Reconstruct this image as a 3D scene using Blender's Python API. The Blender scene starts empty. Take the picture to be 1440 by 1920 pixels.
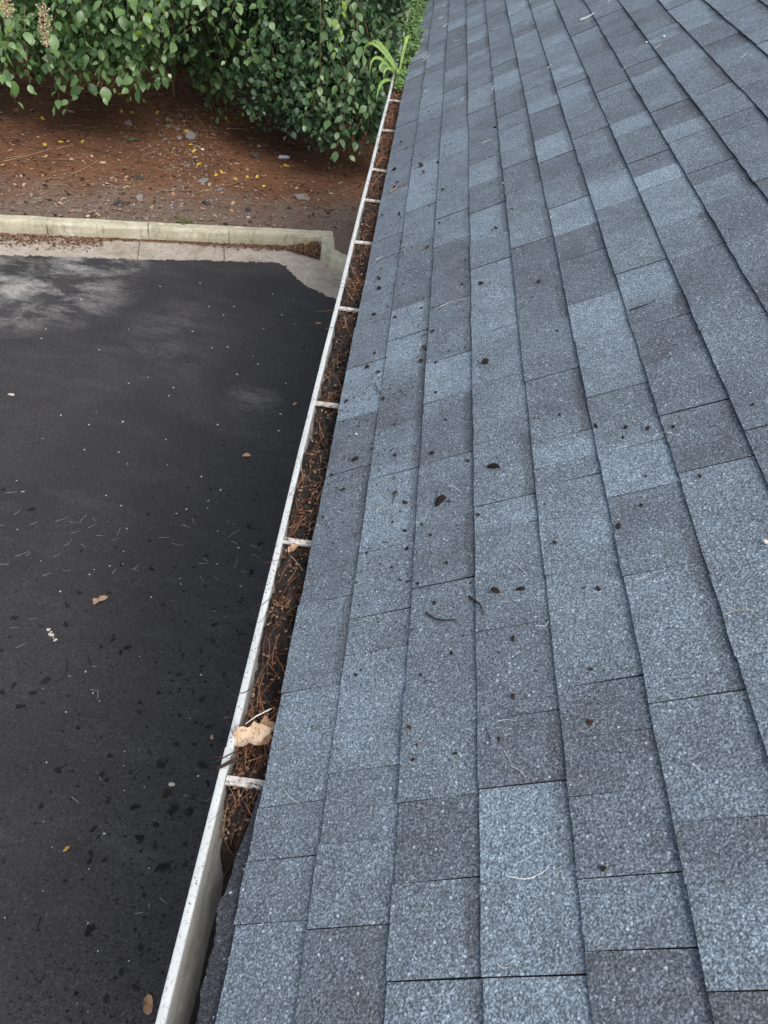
import bpy, math, random
import numpy as np
from mathutils import Vector, Matrix

random.seed(7)
rng = np.random.default_rng(7)
scene = bpy.context.scene
COL = scene.collection

# ------------------------------------------------------------------ camera
R = np.array([[0.9896180582519966, 0.07563413065950861, 0.12221119859050578],
              [0.14055079405299029, -0.6869453602948001, -0.7129877602459394],
              [0.030026206430742566, 0.7227624438560899, -0.6904439707018599]])   # world -> camera (right, down, forward)
CAM = np.array([0.11392778, 0.0, 1.37081022])
FPX = 1418.56
cam = bpy.data.cameras.new("camera")
cam.sensor_fit = 'VERTICAL'
cam.sensor_height = 36.0
cam.lens = FPX / 1920 * 36.0
cam.clip_start = 0.05
cam.clip_end = 400
cam_o = bpy.data.objects.new("camera", cam)
COL.objects.link(cam_o)
M = Matrix.Identity(4)
for i in range(3):
    M[i][0], M[i][1], M[i][2], M[i][3] = R[0][i], -R[1][i], -R[2][i], CAM[i]
cam_o.matrix_world = M
scene.camera = cam_o

# ------------------------------------------------------------------ sky, sun, exposure (bright overcast afternoon)
SUN_EL, SUN_ROT = math.radians(53), math.radians(140)
world = bpy.data.worlds.new("World")
scene.world = world
world.use_nodes = True
wn = world.node_tree
sky = wn.nodes.new("ShaderNodeTexSky")
sky.sky_type = 'NISHITA'
sky.sun_disc = False
sky.sun_elevation = SUN_EL
sky.sun_rotation = SUN_ROT
sky.air_density = 1.0
sky.dust_density = 4.0
sky.ozone_density = 1.0
hs = wn.nodes.new("ShaderNodeHueSaturation")      # thin even cloud: a whiter sky
hs.inputs["Saturation"].default_value = 0.62
wn.links.new(sky.outputs[0], hs.inputs["Color"])
wn.links.new(hs.outputs[0], wn.nodes["Background"].inputs[0])
wn.nodes["Background"].inputs[1].default_value = 0.13
sun = bpy.data.lights.new("sun", 'SUN')
sun.energy = 0.9
sun.angle = math.radians(40)
sun.color = (1.0, 0.95, 0.88)
sun_o = bpy.data.objects.new("sun", sun)
COL.objects.link(sun_o)
sd = Vector((math.sin(SUN_ROT) * math.cos(SUN_EL), math.cos(SUN_ROT) * math.cos(SUN_EL), math.sin(SUN_EL)))
sun_o.rotation_euler = sd.to_track_quat('Z', 'Y').to_euler()
sun_o.location = (-4, -6, 12)
vs = scene.view_settings
vs.view_transform = 'Standard'
vs.look = 'None'
vs.exposure = 0.75
vs.gamma = 1.0
vs.use_curve_mapping = False

# ------------------------------------------------------------------ places
SLOPE = 0.6211137280492892
CT = 1 / math.sqrt(1 + SLOPE * SLOPE)
ST = SLOPE * CT
S_DIR = np.array([CT, 0, ST])
N_DIR = np.array([-ST, 0, CT])
E0 = 0.143                    # shingle exposure
ROOF_END = 7.86
GROUND = -2.4


def ray(u, v):
    return R.T @ np.array([u - 720.0, v - 960.0, FPX])


def at_z(u, v, z):
    d = ray(u, v)
    return CAM + d * ((z - CAM[2]) / d[2])


def at_y(u, v, y):
    d = ray(u, v)
    return CAM + d * (y / d[1])


def on_roof(u, v):
    d = ray(u, v)
    n = np.array([-SLOPE, 0, 1.0])
    p = CAM + d * (-(n @ CAM) / (n @ d))
    return p[0] / CT, p[1]       # s, y


def roofp(s, y, h=0.0):
    return S_DIR * s + np.array([0, y, 0]) + N_DIR * h


def to_px(P):
    q = (np.atleast_2d(P) - CAM) @ R.T
    return np.stack([720 + FPX * q[:, 0] / q[:, 2], 960 + FPX * q[:, 1] / q[:, 2], q[:, 2]], 1)


# ------------------------------------------------------------------ materials
def mat(name, color=(0.5, 0.5, 0.5), rough=0.8, spec=0.3):
    m = bpy.data.materials.new(name)
    m.use_nodes = True
    b = m.node_tree.nodes["Principled BSDF"]
    b.inputs["Base Color"].default_value = (*color, 1)
    b.inputs["Roughness"].default_value = rough
    b.inputs["Specular IOR Level"].default_value = spec
    return m


class NT:
    """small helper for node trees"""
    def __init__(s, m):
        s.t = m.node_tree
        s.b = s.t.nodes["Principled BSDF"]

    def n(s, typ, **kw):
        nd = s.t.nodes.new(typ)
        for k, v in kw.items():
            if k.startswith("in_"):
                key = k[3:]
                key = int(key) if key.isdigit() else key
                nd.inputs[key].default_value = v
            else:
                setattr(nd, k, v)
        return nd

    def l(s, a, b):
        s.t.links.new(a, b)

    def coord(s, scale=(1, 1, 1), rot=(0, 0, 0), loc=(0, 0, 0), kind="Object"):
        tc = s.n("ShaderNodeTexCoord")
        mp = s.n("ShaderNodeMapping")
        mp.inputs["Scale"].default_value = scale
        mp.inputs["Rotation"].default_value = rot
        mp.inputs["Location"].default_value = loc
        s.l(tc.outputs[kind], mp.inputs[0])
        return mp.outputs[0]

    def noise(s, vec, scale, detail=4, rough=0.6, dist=0.0):
        nd = s.n("ShaderNodeTexNoise")
        nd.inputs["Scale"].default_value = scale
        nd.inputs["Detail"].default_value = detail
        nd.inputs["Roughness"].default_value = rough
        nd.inputs["Distortion"].default_value = dist
        s.l(vec, nd.inputs["Vector"])
        return nd.outputs[0]

    def vor(s, vec, scale, out="Color", feature='F1'):
        nd = s.n("ShaderNodeTexVoronoi", feature=feature)
        nd.inputs["Scale"].default_value = scale
        s.l(vec, nd.inputs["Vector"])
        return nd.outputs[out]

    def ramp(s, fac, stops, interp='LINEAR'):
        nd = s.n("ShaderNodeValToRGB")
        cr = nd.color_ramp
        cr.interpolation = interp
        while len(cr.elements) > 1:
            cr.elements.remove(cr.elements[-1])
        for i, (p, c) in enumerate(stops):
            e = cr.elements[0] if i == 0 else cr.elements.new(p)
            e.position = p
            if isinstance(c, (int, float)):
                c = (c, c, c)
            e.color = (*c, 1)
        s.l(fac, nd.inputs[0])
        return nd.outputs[0]

    def mix(s, fac, a, b, blend='MIX'):
        nd = s.n("ShaderNodeMix", data_type='RGBA', blend_type=blend)
        for key, v in ((0, fac), (6, a), (7, b)):
            if hasattr(v, "links"):
                s.l(v, nd.inputs[key])
            elif isinstance(v, (int, float)):
                nd.inputs[key].default_value = v if key == 0 else (v, v, v, 1)
            else:
                nd.inputs[key].default_value = (*v, 1)
        return nd.outputs[2]

    def math(s, op, a, b=0.0, clamp=False):
        nd = s.n("ShaderNodeMath", operation=op, use_clamp=clamp)
        for key, v in ((0, a), (1, b)):
            if hasattr(v, "links"):
                s.l(v, nd.inputs[key])
            else:
                nd.inputs[key].default_value = v
        return nd.outputs[0]

    def bump(s, h, strength=0.3, dist=0.002):
        nd = s.n("ShaderNodeBump")
        nd.inputs["Strength"].default_value = strength
        nd.inputs["Distance"].default_value = dist
        s.l(h, nd.inputs["Height"])
        s.l(nd.outputs[0], s.b.inputs["Normal"])

    def color(s, c):
        s.l(c, s.b.inputs["Base Color"])

    def attr(s, name):
        nd = s.n("ShaderNodeAttribute", attribute_type='GEOMETRY', attribute_name=name)
        return nd.outputs["Fac"]


def make_shingle_mat():
    m = mat("shingle_granules", rough=0.75, spec=0.35)
    t = NT(m)
    co = t.coord()
    tone = t.attr("tone")
    pos = t.attr("slope_pos")
    band = t.attr("band")
    # soft blend areas of the granule colour inside a tab
    blend = t.noise(co, 10, 6, 0.72)
    tone2 = t.math('ADD', tone, t.math('MULTIPLY', t.math('SUBTRACT', blend, 0.5), 0.34))
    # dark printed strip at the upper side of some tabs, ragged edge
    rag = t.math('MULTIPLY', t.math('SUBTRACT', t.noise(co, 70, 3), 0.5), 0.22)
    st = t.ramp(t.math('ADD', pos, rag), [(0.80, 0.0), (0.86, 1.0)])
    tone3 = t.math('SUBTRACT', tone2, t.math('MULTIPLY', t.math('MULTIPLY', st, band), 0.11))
    base = t.ramp(tone3, [(0.0, (0.046, 0.050, 0.058)), (0.38, (0.108, 0.125, 0.143)), (0.5, (0.160, 0.195, 0.227)), (0.68, (0.252, 0.320, 0.374)), (0.9, (0.36, 0.455, 0.53))])
    g1 = t.ramp(t.vor(co, 400), [(0.0, 0.42), (0.5, 0.88), (0.8, 1.35), (1.0, 2.15)])
    g2 = t.ramp(t.noise(co, 270, 2, 0.6), [(0.3, 0.5), (0.5, 1.0), (0.68, 1.7)])
    c = t.mix(1.0, base, g1, 'MULTIPLY')
    c = t.mix(1.0, c, g2, 'MULTIPLY')
    # a few pale and a few black granules
    pale = t.ramp(t.vor(co, 150), [(0.0, 0.0), (0.84, 0.0), (0.88, 1.0)], 'LINEAR')
    near = t.math('LESS_THAN', t.vor(co, 150, "Distance"), 0.0023 * 150)
    c = t.mix(t.math('MULTIPLY', t.math('MULTIPLY', pale, near), 0.65), c, (0.64, 0.71, 0.77))
    # brown organic dust washed down near the eave
    dust = t.ramp(t.noise(t.coord(scale=(1, 0.6, 1)), 5.0, 5, 0.65), [(0.55, 0.0), (0.8, 0.2)])
    c = t.mix(dust, c, (0.115, 0.113, 0.115))
    # the cut lower edge shows the black asphalt core, with a few loose granules
    edge = t.math('MULTIPLY', t.attr("edge"), t.ramp(t.noise(co, 260, 2), [(0.35, 1.0), (0.75, 0.6)]))
    c = t.mix(edge, c, (0.020, 0.021, 0.024))
    t.color(c)
    h = t.mix(0.5, t.vor(co, 330, "Distance"), t.noise(co, 160, 2))
    t.bump(h, 0.55, 0.003)
    return m


def make_asphalt_mat():
    m = mat("asphalt", rough=0.72, spec=0.35)
    t = NT(m)
    co = t.coord()
    big = t.noise(co, 0.7, 5, 0.6, 0.6)
    c = t.ramp(big, [(0.3, (0.032, 0.031, 0.033)), (0.55, (0.045, 0.044, 0.046)), (0.75, (0.058, 0.056, 0.058))])
    # sweeping marks of the sealer brush
    brush = t.noise(t.coord(scale=(0.8, 3.2, 1), rot=(0, 0, 0.35)), 1.6, 6, 0.68, 0.3)
    c = t.mix(t.ramp(brush, [(0.52, 0.0), (0.78, 0.35)]), c, (0.105, 0.105, 0.11))
    # scuffed places where the sealer is worn off: (centre, radius)
    tc = t.n("ShaderNodeTexCoord")
    worn = None
    for (u, v, r, k) in ((70, 520, 1.05, 1.0), (180, 492, 0.55, 0.9), (20, 560, 0.7, 0.9), (475, 752, 0.30, 0.26), (330, 605, 0.5, 0.16), (300, 660, 0.6, 0.12)):
        p = at_z(u, v, GROUND)
        d = t.n("ShaderNodeVectorMath", operation='DISTANCE')
        t.l(tc.outputs["Object"], d.inputs[0])
        d.inputs[1].default_value = (p[0], p[1], GROUND)
        f = t.math('SUBTRACT', 1.0, t.math('DIVIDE', d.outputs["Value"], r), clamp=True)
        f = t.math('MULTIPLY', f, k)
        worn = f if worn is None else t.math('MAXIMUM', worn, f)
    wn_ = t.noise(t.coord(scale=(1.0, 1.9, 1), rot=(0, 0, 0.3)), 2.6, 9, 0.74, 0.15)
    wf = t.math('MULTIPLY', t.ramp(worn, [(0.0, 0.0), (0.6, 1.0)]), t.ramp(wn_, [(0.44, 0.0), (0.66, 1.0)]))
    c = t.mix(t.math('MULTIPLY', wf, 0.9), c, (0.40, 0.38, 0.365))
    # light mud wash and dark damp blots near the house
    mud = t.noise(co, 2.3, 8, 0.72)
    c = t.mix(t.ramp(mud, [(0.52, 0.0), (0.72, 0.55)]), c, (0.026, 0.024, 0.024))
    # fine stone grain
    g = t.ramp(t.vor(co, 150), [(0.0, 0.6), (0.7, 1.0), (1.0, 1.7)])
    c = t.mix(1.0, c, g, 'MULTIPLY')
    g = t.ramp(t.noise(co, 60, 4, 0.7), [(0.3, 0.7), (0.7, 1.3)])
    c = t.mix(1.0, c, g, 'MULTIPLY')
    t.color(c)
    t.bump(t.mix(0.5, t.noise(co, 120, 4, 0.7), t.noise(co, 14, 4)), 0.35, 0.006)
    t.l(t.ramp(big, [(0.3, 0.62), (0.7, 0.85)]), t.b.inputs["Roughness"])
    return m


def make_concrete(name, a, b, c_, scale=1.0):
    m = mat(name, rough=0.9, spec=0.25)
    t = NT(m)
    co = t.coord()
    n1 = t.noise(co, 3.5 * scale, 7, 0.68, 0.4)
    col = t.ramp(n1, [(0.28, c_), (0.46, a), (0.7, b)])
    n2 = t.noise(t.coord(scale=(1, 1, 0.3)), 22 * scale, 5, 0.7)
    col = t.mix(t.ramp(n2, [(0.5, 0.0), (0.7, 0.5)]), col, tuple(x * 0.45 for x in c_))
    n3 = t.noise(co, 9 * scale, 5, 0.7)
    col = t.mix(t.ramp(n3, [(0.58, 0.0), (0.68, 0.55)]), col, tuple(min(1, x * 1.35) for x in b))
    g = t.ramp(t.noise(co, 150, 3), [(0.3, 0.75), (0.7, 1.25)])
    col = t.mix(1.0, col, g, 'MULTIPLY')
    t.color(col)
    t.bump(t.mix(0.5, n2, t.noise(co, 90, 4)), 0.4, 0.01)
    return m


def make_soil():
    m = mat("pine_straw_soil", rough=0.95, spec=0.15)
    t = NT(m)
    co = t.coord()
    n1 = t.noise(co, 1.1, 6, 0.6, 0.3)
    col = t.ramp(n1, [(0.32, (0.085, 0.047, 0.031)), (0.5, (0.150, 0.072, 0.040)), (0.68, (0.185, 0.098, 0.056))])
    n2 = t.noise(t.coord(scale=(1, 2.4, 1), rot=(0, 0, 0.25)), 16, 6, 0.75, 1.2)
    col = t.mix(t.ramp(n2, [(0.5, 0.0), (0.72, 0.7)]), col, (0.27, 0.145, 0.082))
    n3 = t.noise(co, 11, 5, 0.7)
    col = t.mix(t.ramp(n3, [(0.56, 0.0), (0.68, 0.85)]), col, (0.022, 0.014, 0.010))
    # grey grit washed up along the kerb
    sep = t.n("ShaderNodeSeparateXYZ")
    tc = t.n("ShaderNodeTexCoord")
    t.l(tc.outputs["Object"], sep.inputs[0])
    line = t.math('SUBTRACT', sep.outputs[1], t.math('ADD', t.math('MULTIPLY', sep.outputs[0], 0.263), 8.68))
    nearkerb = t.ramp(t.math('ADD', t.math('MULTIPLY', line, 0.55), t.math('MULTIPLY', t.math('SUBTRACT', t.noise(co, 2.6, 5), 0.5), 0.9)), [(0.05, 0.8), (0.46, 0.0)])
    grit = t.ramp(t.noise(co, 30, 5, 0.75), [(0.3, (0.095, 0.075, 0.060)), (0.7, (0.25, 0.20, 0.165))])
    col = t.mix(nearkerb, col, grit)
    g = t.ramp(t.noise(co, 75, 3), [(0.3, 0.6), (0.7, 1.45)])
    col = t.mix(1.0, col, g, 'MULTIPLY')
    t.color(col)
    t.bump(t.mix(0.5, n2, n3), 0.8, 0.03)
    return m


def make_var(name, stops, rough=0.8, spec=0.25, scale=40, trans=0.0, bump=0.0, rnd=True):
    """colour varies by piece (mesh attribute 'pick' or object random) and by a little noise"""
    m = mat(name, rough=rough, spec=spec)
    t = NT(m)
    co = t.coord()
    oi = t.n("ShaderNodeObjectInfo")
    f = t.math('ADD', t.attr("pick"), t.math('MULTIPLY', oi.outputs["Random"], 1.0 if rnd else 0.0))
    f = t.math('FRACT', f)
    col = t.ramp(f, stops)
    nz = t.ramp(t.noise(co, scale, 4, 0.65), [(0.3, 0.72), (0.7, 1.25)])
    col = t.mix(1.0, col, nz, 'MULTIPLY')
    t.color(col)
    if trans:
        t.b.inputs["Transmission Weight"].default_value = 0
        t.b.inputs["Subsurface Weight"].default_value = 0
    if bump:
        t.bump(t.noise(co, scale * 1.5, 4), bump, 0.01)
    return m


def make_leaf_mat(name, stops, rough=0.34, spec=0.65):
    m = mat(name, rough=rough, spec=spec)
    t = NT(m)
    oi = t.n("ShaderNodeObjectInfo")
    f = t.math('FRACT', t.math('ADD', t.attr("pick"), oi.outputs["Random"]))
    col = t.ramp(f, stops)
    # side veins and paler midrib
    ac = t.attr("across")
    al = t.attr("along")
    w = t.n("ShaderNodeTexWave", wave_type='BANDS', bands_direction='X')
    cv = t.n("ShaderNodeCombineXYZ")
    t.l(t.math('SUBTRACT', t.math('MULTIPLY', al, 1.0), t.math('MULTIPLY', ac, 0.35)), cv.inputs[0])
    t.l(cv.outputs[0], w.inputs["Vector"])
    w.inputs["Scale"].default_value = 2.6
    col = t.mix(t.ramp(w.outputs["Fac"], [(0.75, 0.0), (1.0, 0.22)]), col, (0.16, 0.22, 0.11))
    rib = t.ramp(ac, [(0.0, 0.45), (0.08, 0.0)])
    col = t.mix(rib, col, (0.20, 0.26, 0.13))
    nz = t.ramp(t.noise(t.coord(), 30, 3), [(0.3, 0.8), (0.7, 1.2)])
    col = t.mix(1.0, col, nz, 'MULTIPLY')
    t.color(col)
    # light passes a little through the blade
    tr = t.n("ShaderNodeBsdfTranslucent")
    t.l(t.mix(1.0, col, (1.2, 1.5, 0.5), 'MULTIPLY'), tr.inputs[0])
    ms = t.n("ShaderNodeMixShader")
    ms.inputs[0].default_value = 0.25
    out = t.t.nodes["Material Output"]
    t.l(t.b.outputs[0], ms.inputs[1])
    t.l(tr.outputs[0], ms.inputs[2])
    t.l(ms.outputs[0], out.inputs[0])
    return m


def make_white_metal():
    m = mat("white_painted_aluminium", rough=0.42, spec=0.5)
    t = NT(m)
    co = t.coord()
    col = t.ramp(t.noise(co, 6, 5), [(0.3, (0.56, 0.59, 0.585)), (0.7, (0.66, 0.695, 0.69))])
    sp = t.noise(t.coord(scale=(1, 0.55, 1)), 230, 3, 0.7)
    col = t.mix(t.ramp(sp, [(0.585, 0.0), (0.68, 0.8)]), col, (0.16, 0.15, 0.14))
    # water stains along the inner wall; its shade towards the bottom painted in too
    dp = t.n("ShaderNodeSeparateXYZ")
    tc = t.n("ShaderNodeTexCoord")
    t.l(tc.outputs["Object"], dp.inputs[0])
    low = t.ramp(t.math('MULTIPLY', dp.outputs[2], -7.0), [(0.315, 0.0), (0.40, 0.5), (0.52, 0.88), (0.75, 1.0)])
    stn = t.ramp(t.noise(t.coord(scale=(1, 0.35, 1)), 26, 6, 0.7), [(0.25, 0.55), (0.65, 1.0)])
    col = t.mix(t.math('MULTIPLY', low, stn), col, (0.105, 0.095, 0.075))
    gr_ = t.noise(t.coord(scale=(1, 0.12, 1)), 60, 5, 0.7)
    col = t.mix(t.ramp(gr_, [(0.45, 0.0), (0.75, 0.35)]), col, (0.36, 0.36, 0.34))
    t.color(col)
    t.bump(t.noise(co, 45, 3), 0.12, 0.004)
    return m


MAT = dict(
    shingle=make_shingle_mat(),
    asphalt=make_asphalt_mat(),
    kerb=make_concrete("mossy_concrete", (0.46, 0.43, 0.315), (0.58, 0.555, 0.43), (0.29, 0.275, 0.185)),
    pan=make_concrete("worn_concrete", (0.37, 0.325, 0.27), (0.47, 0.425, 0.365), (0.24, 0.205, 0.165)),
    soil=make_soil(),
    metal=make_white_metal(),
    hanger=make_var("dirty_white_strap", [(0.0, (0.50, 0.48, 0.43)), (1.0, (0.70, 0.68, 0.64))], 0.5, 0.4, 90, bump=0.3),
    black=make_var("black_underlay", [(0.0, (0.035, 0.034, 0.036)), (1.0, (0.06, 0.058, 0.062))], 0.85, 0.3, 60, bump=0.6),
    deck=mat("deck_felt", (0.02, 0.02, 0.022), 0.95, 0.1),
    trim=make_var("painted_trim", [(0.0, (0.62, 0.61, 0.58)), (1.0, (0.68, 0.67, 0.64))], 0.55, 0.4, 8),
    wall=make_var("wall_siding", [(0.0, (0.42, 0.39, 0.33)), (1.0, (0.46, 0.43, 0.37))], 0.8, 0.2, 8),
    mud=make_var("wet_mud", [(0.0, (0.010, 0.008, 0.007)), (0.5, (0.022, 0.016, 0.013)), (1.0, (0.045, 0.032, 0.025))], 0.5, 0.5, 90, bump=1.0),
    clod=make_var("dry_mud", [(0.0, (0.026, 0.020, 0.015)), (1.0, (0.070, 0.048, 0.035))], 0.9, 0.2, 120, bump=0.6),
    blackmud=make_var("black_mud", [(0.0, (0.014, 0.013, 0.013)), (1.0, (0.036, 0.032, 0.030))], 0.8, 0.25, 120, bump=0.6),
    straw=make_var("pine_straw", [(0.0, (0.07, 0.034, 0.02)), (0.3, (0.22, 0.085, 0.045)), (0.55, (0.34, 0.145, 0.075)), (0.8, (0.42, 0.26, 0.15)), (1.0, (0.05, 0.028, 0.02))], 0.6, 0.3, 20),
    paleneedle=make_var("bleached_needle", [(0.0, (0.60, 0.57, 0.50)), (0.7, (0.70, 0.70, 0.68)), (1.0, (0.50, 0.40, 0.28))], 0.6, 0.3, 20),
    twig=make_var("twig_bark", [(0.0, (0.24, 0.16, 0.095)), (0.6, (0.34, 0.24, 0.15)), (1.0, (0.17, 0.11, 0.07))], 0.85, 0.2, 60),
    darktwig=make_var("dark_twig", [(0.0, (0.020, 0.015, 0.012)), (1.0, (0.045, 0.032, 0.024))], 0.8, 0.2, 60),
    bark=make_var("bark", [(0.0, (0.065, 0.047, 0.033)), (1.0, (0.095, 0.070, 0.050))], 0.9, 0.2, 30, bump=0.8),
    stem=make_var("green_brown_stem", [(0.0, (0.13, 0.12, 0.055)), (1.0, (0.18, 0.12, 0.07))], 0.7, 0.3, 30),
    stone=make_var("grey_stone", [(0.0, (0.19, 0.17, 0.155)), (0.5, (0.25, 0.23, 0.215)), (1.0, (0.22, 0.20, 0.20))], 0.85, 0.3, 30, bump=0.5),
    darkstone=make_var("dark_stone", [(0.0, (0.050, 0.048, 0.048)), (1.0, (0.085, 0.078, 0.074))], 0.85, 0.3, 30, bump=0.5),
    palestone=make_var("pale_stone", [(0.0, (0.55, 0.51, 0.43)), (1.0, (0.64, 0.62, 0.57))], 0.8, 0.3, 40, bump=0.3),
    grit=make_var("grit", [(0.0, (0.16, 0.12, 0.095)), (0.4, (0.26, 0.22, 0.185)), (0.75, (0.42, 0.37, 0.31)), (1.0, (0.08, 0.06, 0.05))], 0.85, 0.25, 60),
    yellowleaf=make_var("yellow_leaf", [(0.0, (0.55, 0.36, 0.035)), (0.6, (0.62, 0.46, 0.06)), (1.0, (0.44, 0.26, 0.05))], 0.6, 0.3, 60),
    tanleaf=make_var("tan_leaf", [(0.0, (0.45, 0.30, 0.19)), (0.5, (0.36, 0.22, 0.13)), (1.0, (0.52, 0.40, 0.29))], 0.7, 0.3, 70),
    litter=make_var("leaf_crumbs", [(0.0, (0.13, 0.065, 0.04)), (0.25, (0.24, 0.135, 0.08)), (0.5, (0.030, 0.018, 0.013)), (0.68, (0.060, 0.032, 0.022)), (0.86, (0.40, 0.30, 0.215)), (1.0, (0.12, 0.055, 0.03))], 0.85, 0.2, 50),
    foil=mat("torn_wrapper", (0.62, 0.62, 0.68), 0.3, 0.6),
    seed=make_var("dry_seed_head", [(0.0, (0.48, 0.37, 0.22)), (1.0, (0.60, 0.50, 0.34))], 0.85, 0.2, 60),
    leaf_light=make_leaf_mat("broad_leaf_light", [(0.0, (0.135, 0.245, 0.075)), (0.5, (0.185, 0.310, 0.120)), (1.0, (0.250, 0.380, 0.190))]),  # pale leaf; highlights of the front leaves are lifted into its colour
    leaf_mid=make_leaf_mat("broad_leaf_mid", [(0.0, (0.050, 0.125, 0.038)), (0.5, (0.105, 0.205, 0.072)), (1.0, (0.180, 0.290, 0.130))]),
    leaf_dark=make_leaf_mat("broad_leaf_dark", [(0.0, (0.014, 0.042, 0.018)), (0.5, (0.052, 0.118, 0.052)), (1.0, (0.115, 0.205, 0.110))], 0.36, 0.5),  # dark green leaf; as bulk filling it paints in the inner shade
    leaf_new=make_leaf_mat("new_growth_leaf", [(0.0, (0.17, 0.30, 0.035)), (1.0, (0.23, 0.37, 0.05))], 0.5, 0.4),
    grassblade=make_leaf_mat("grass_blade", [(0.0, (0.26, 0.48, 0.08)), (1.0, (0.38, 0.58, 0.14))], 0.5, 0.4),
    mossy=make_leaf_mat("dull_weed_leaf", [(0.0, (0.10, 0.12, 0.045)), (1.0, (0.20, 0.20, 0.09))], 0.7, 0.2),
    fern=make_leaf_mat("feathery_leaf", [(0.0, (0.12, 0.22, 0.06)), (1.0, (0.22, 0.34, 0.12))], 0.55, 0.35),
)


def make_dead_leaf_mat():
    m = mat("spotted_dead_leaf", rough=0.75, spec=0.25)
    t = NT(m)
    co = t.coord()
    col = t.ramp(t.noise(co, 30, 4), [(0.3, (0.46, 0.33, 0.22)), (0.6, (0.62, 0.49, 0.36)), (0.8, (0.42, 0.27, 0.17))])
    sp = t.vor(co, 150, "Distance")
    col = t.mix(t.ramp(sp, [(0.14, 0.9), (0.30, 0.0)]), col, (0.15, 0.075, 0.035))
    blot = t.noise(co, 55, 4, 0.7)
    col = t.mix(t.ramp(blot, [(0.52, 0.0), (0.66, 0.8)]), col, (0.27, 0.14, 0.075))
    t.color(col)
    t.bump(t.noise(co, 60, 3), 0.4, 0.004)
    return m


MAT["deadleaf"] = make_dead_leaf_mat()
t_ = NT(MAT["hanger"])
co_ = t_.coord()
old_ = t_.b.inputs["Base Color"].links[0].from_socket
t_.color(t_.mix(t_.ramp(t_.noise(co_, 75, 5, 0.75), [(0.50, 0.0), (0.62, 0.9)]), old_, (0.05, 0.036, 0.027)))


# ------------------------------------------------------------------ object helpers
def tag(o, label=None, cat=None, group=None, kind=None):
    if label:
        o["label"] = label
    if cat:
        o["category"] = cat
    if group:
        o["group"] = group
    if kind:
        o["kind"] = kind
    return o


def thing(name, loc, label, cat, group=None):
    o = bpy.data.objects.new(name, None)
    o.empty_display_size = 0.1
    COL.objects.link(o)
    o.location = loc
    return tag(o, label, cat, group)


def link_mesh(name, me, m=None, parent=None):
    if m is not None and not me.materials:
        me.materials.append(MAT[m] if isinstance(m, str) else m)
    o = bpy.data.objects.new(name, me)
    COL.objects.link(o)
    if parent is not None:
        o.parent = parent
        o.matrix_parent_inverse = Matrix.Translation(-root_loc(parent))
    return o


def root_loc(p):
    # an Empty stands at its base; mesh parents lie at the world origin already
    return Vector(p.location) if p.type == 'EMPTY' else Vector((0, 0, 0))


class MB:
    """collects faces; build() links them as one mesh object"""
    def __init__(s):
        s.v, s.f, s.pick, s.al, s.ac = [], [], [], [], []

    def add(s, vs_, fs_, pick=0.0):
        b = len(s.v)
        s.v += [tuple(map(float, p)) for p in vs_]
        s.f += [tuple(i + b for i in f) for f in fs_]
        s.pick += [pick] * len(vs_)
        return b

    def box(s, x0, x1, y0, y1, z0, z1):
        s.add([(x0, y0, z0), (x1, y0, z0), (x1, y1, z0), (x0, y1, z0), (x0, y0, z1), (x1, y0, z1), (x1, y1, z1), (x0, y1, z1)],
              [(0, 3, 2, 1), (4, 5, 6, 7), (0, 1, 5, 4), (1, 2, 6, 5), (2, 3, 7, 6), (3, 0, 4, 7)])

    def tube(s, pts, rads, sides=5, pick=0.0):
        pts = [np.array(p, float) for p in pts]
        ring, vs_ = [], []
        ref = np.array([0.31, 0.2, 0.93])
        for i, p in enumerate(pts):
            a = pts[max(0, i - 1)]
            b = pts[min(len(pts) - 1, i + 1)]
            d = b - a
            d /= np.linalg.norm(d) + 1e-9
            u_ = np.cross(d, ref)
            if np.linalg.norm(u_) < 0.05:
                u_ = np.cross(d, np.array([1, 0, 0.0]))
            u_ /= np.linalg.norm(u_)
            w_ = np.cross(d, u_)
            r = rads[i] if hasattr(rads, "__len__") else rads
            for k in range(sides):
                a_ = 2 * math.pi * k / sides
                vs_.append(p + r * (math.cos(a_) * u_ + math.sin(a_) * w_))
        fs_ = []
        for i in range(len(pts) - 1):
            for k in range(sides):
                k2 = (k + 1) % sides
                fs_.append((i * sides + k, i * sides + k2, (i + 1) * sides + k2, (i + 1) * sides + k))
        fs_.append(tuple(range(sides))[::-1])
        e = (len(pts) - 1) * sides
        fs_.append(tuple(range(e, e + sides)))
        s.add(vs_, fs_, pick)

    def mesh(s, name, smooth=False):
        me = bpy.data.meshes.new(name)
        me.from_pydata(s.v, [], s.f)
        a = me.attributes.new("pick", 'FLOAT', 'POINT')
        a.data.foreach_set("value", np.array(s.pick, np.float32))
        if smooth:
            me.polygons.foreach_set("use_smooth", np.ones(len(me.polygons), bool))
        me.update()
        return me

    def build(s, name, m, parent=None, smooth=False):
        return link_mesh(name, s.mesh(name, smooth), m, parent)


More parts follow.
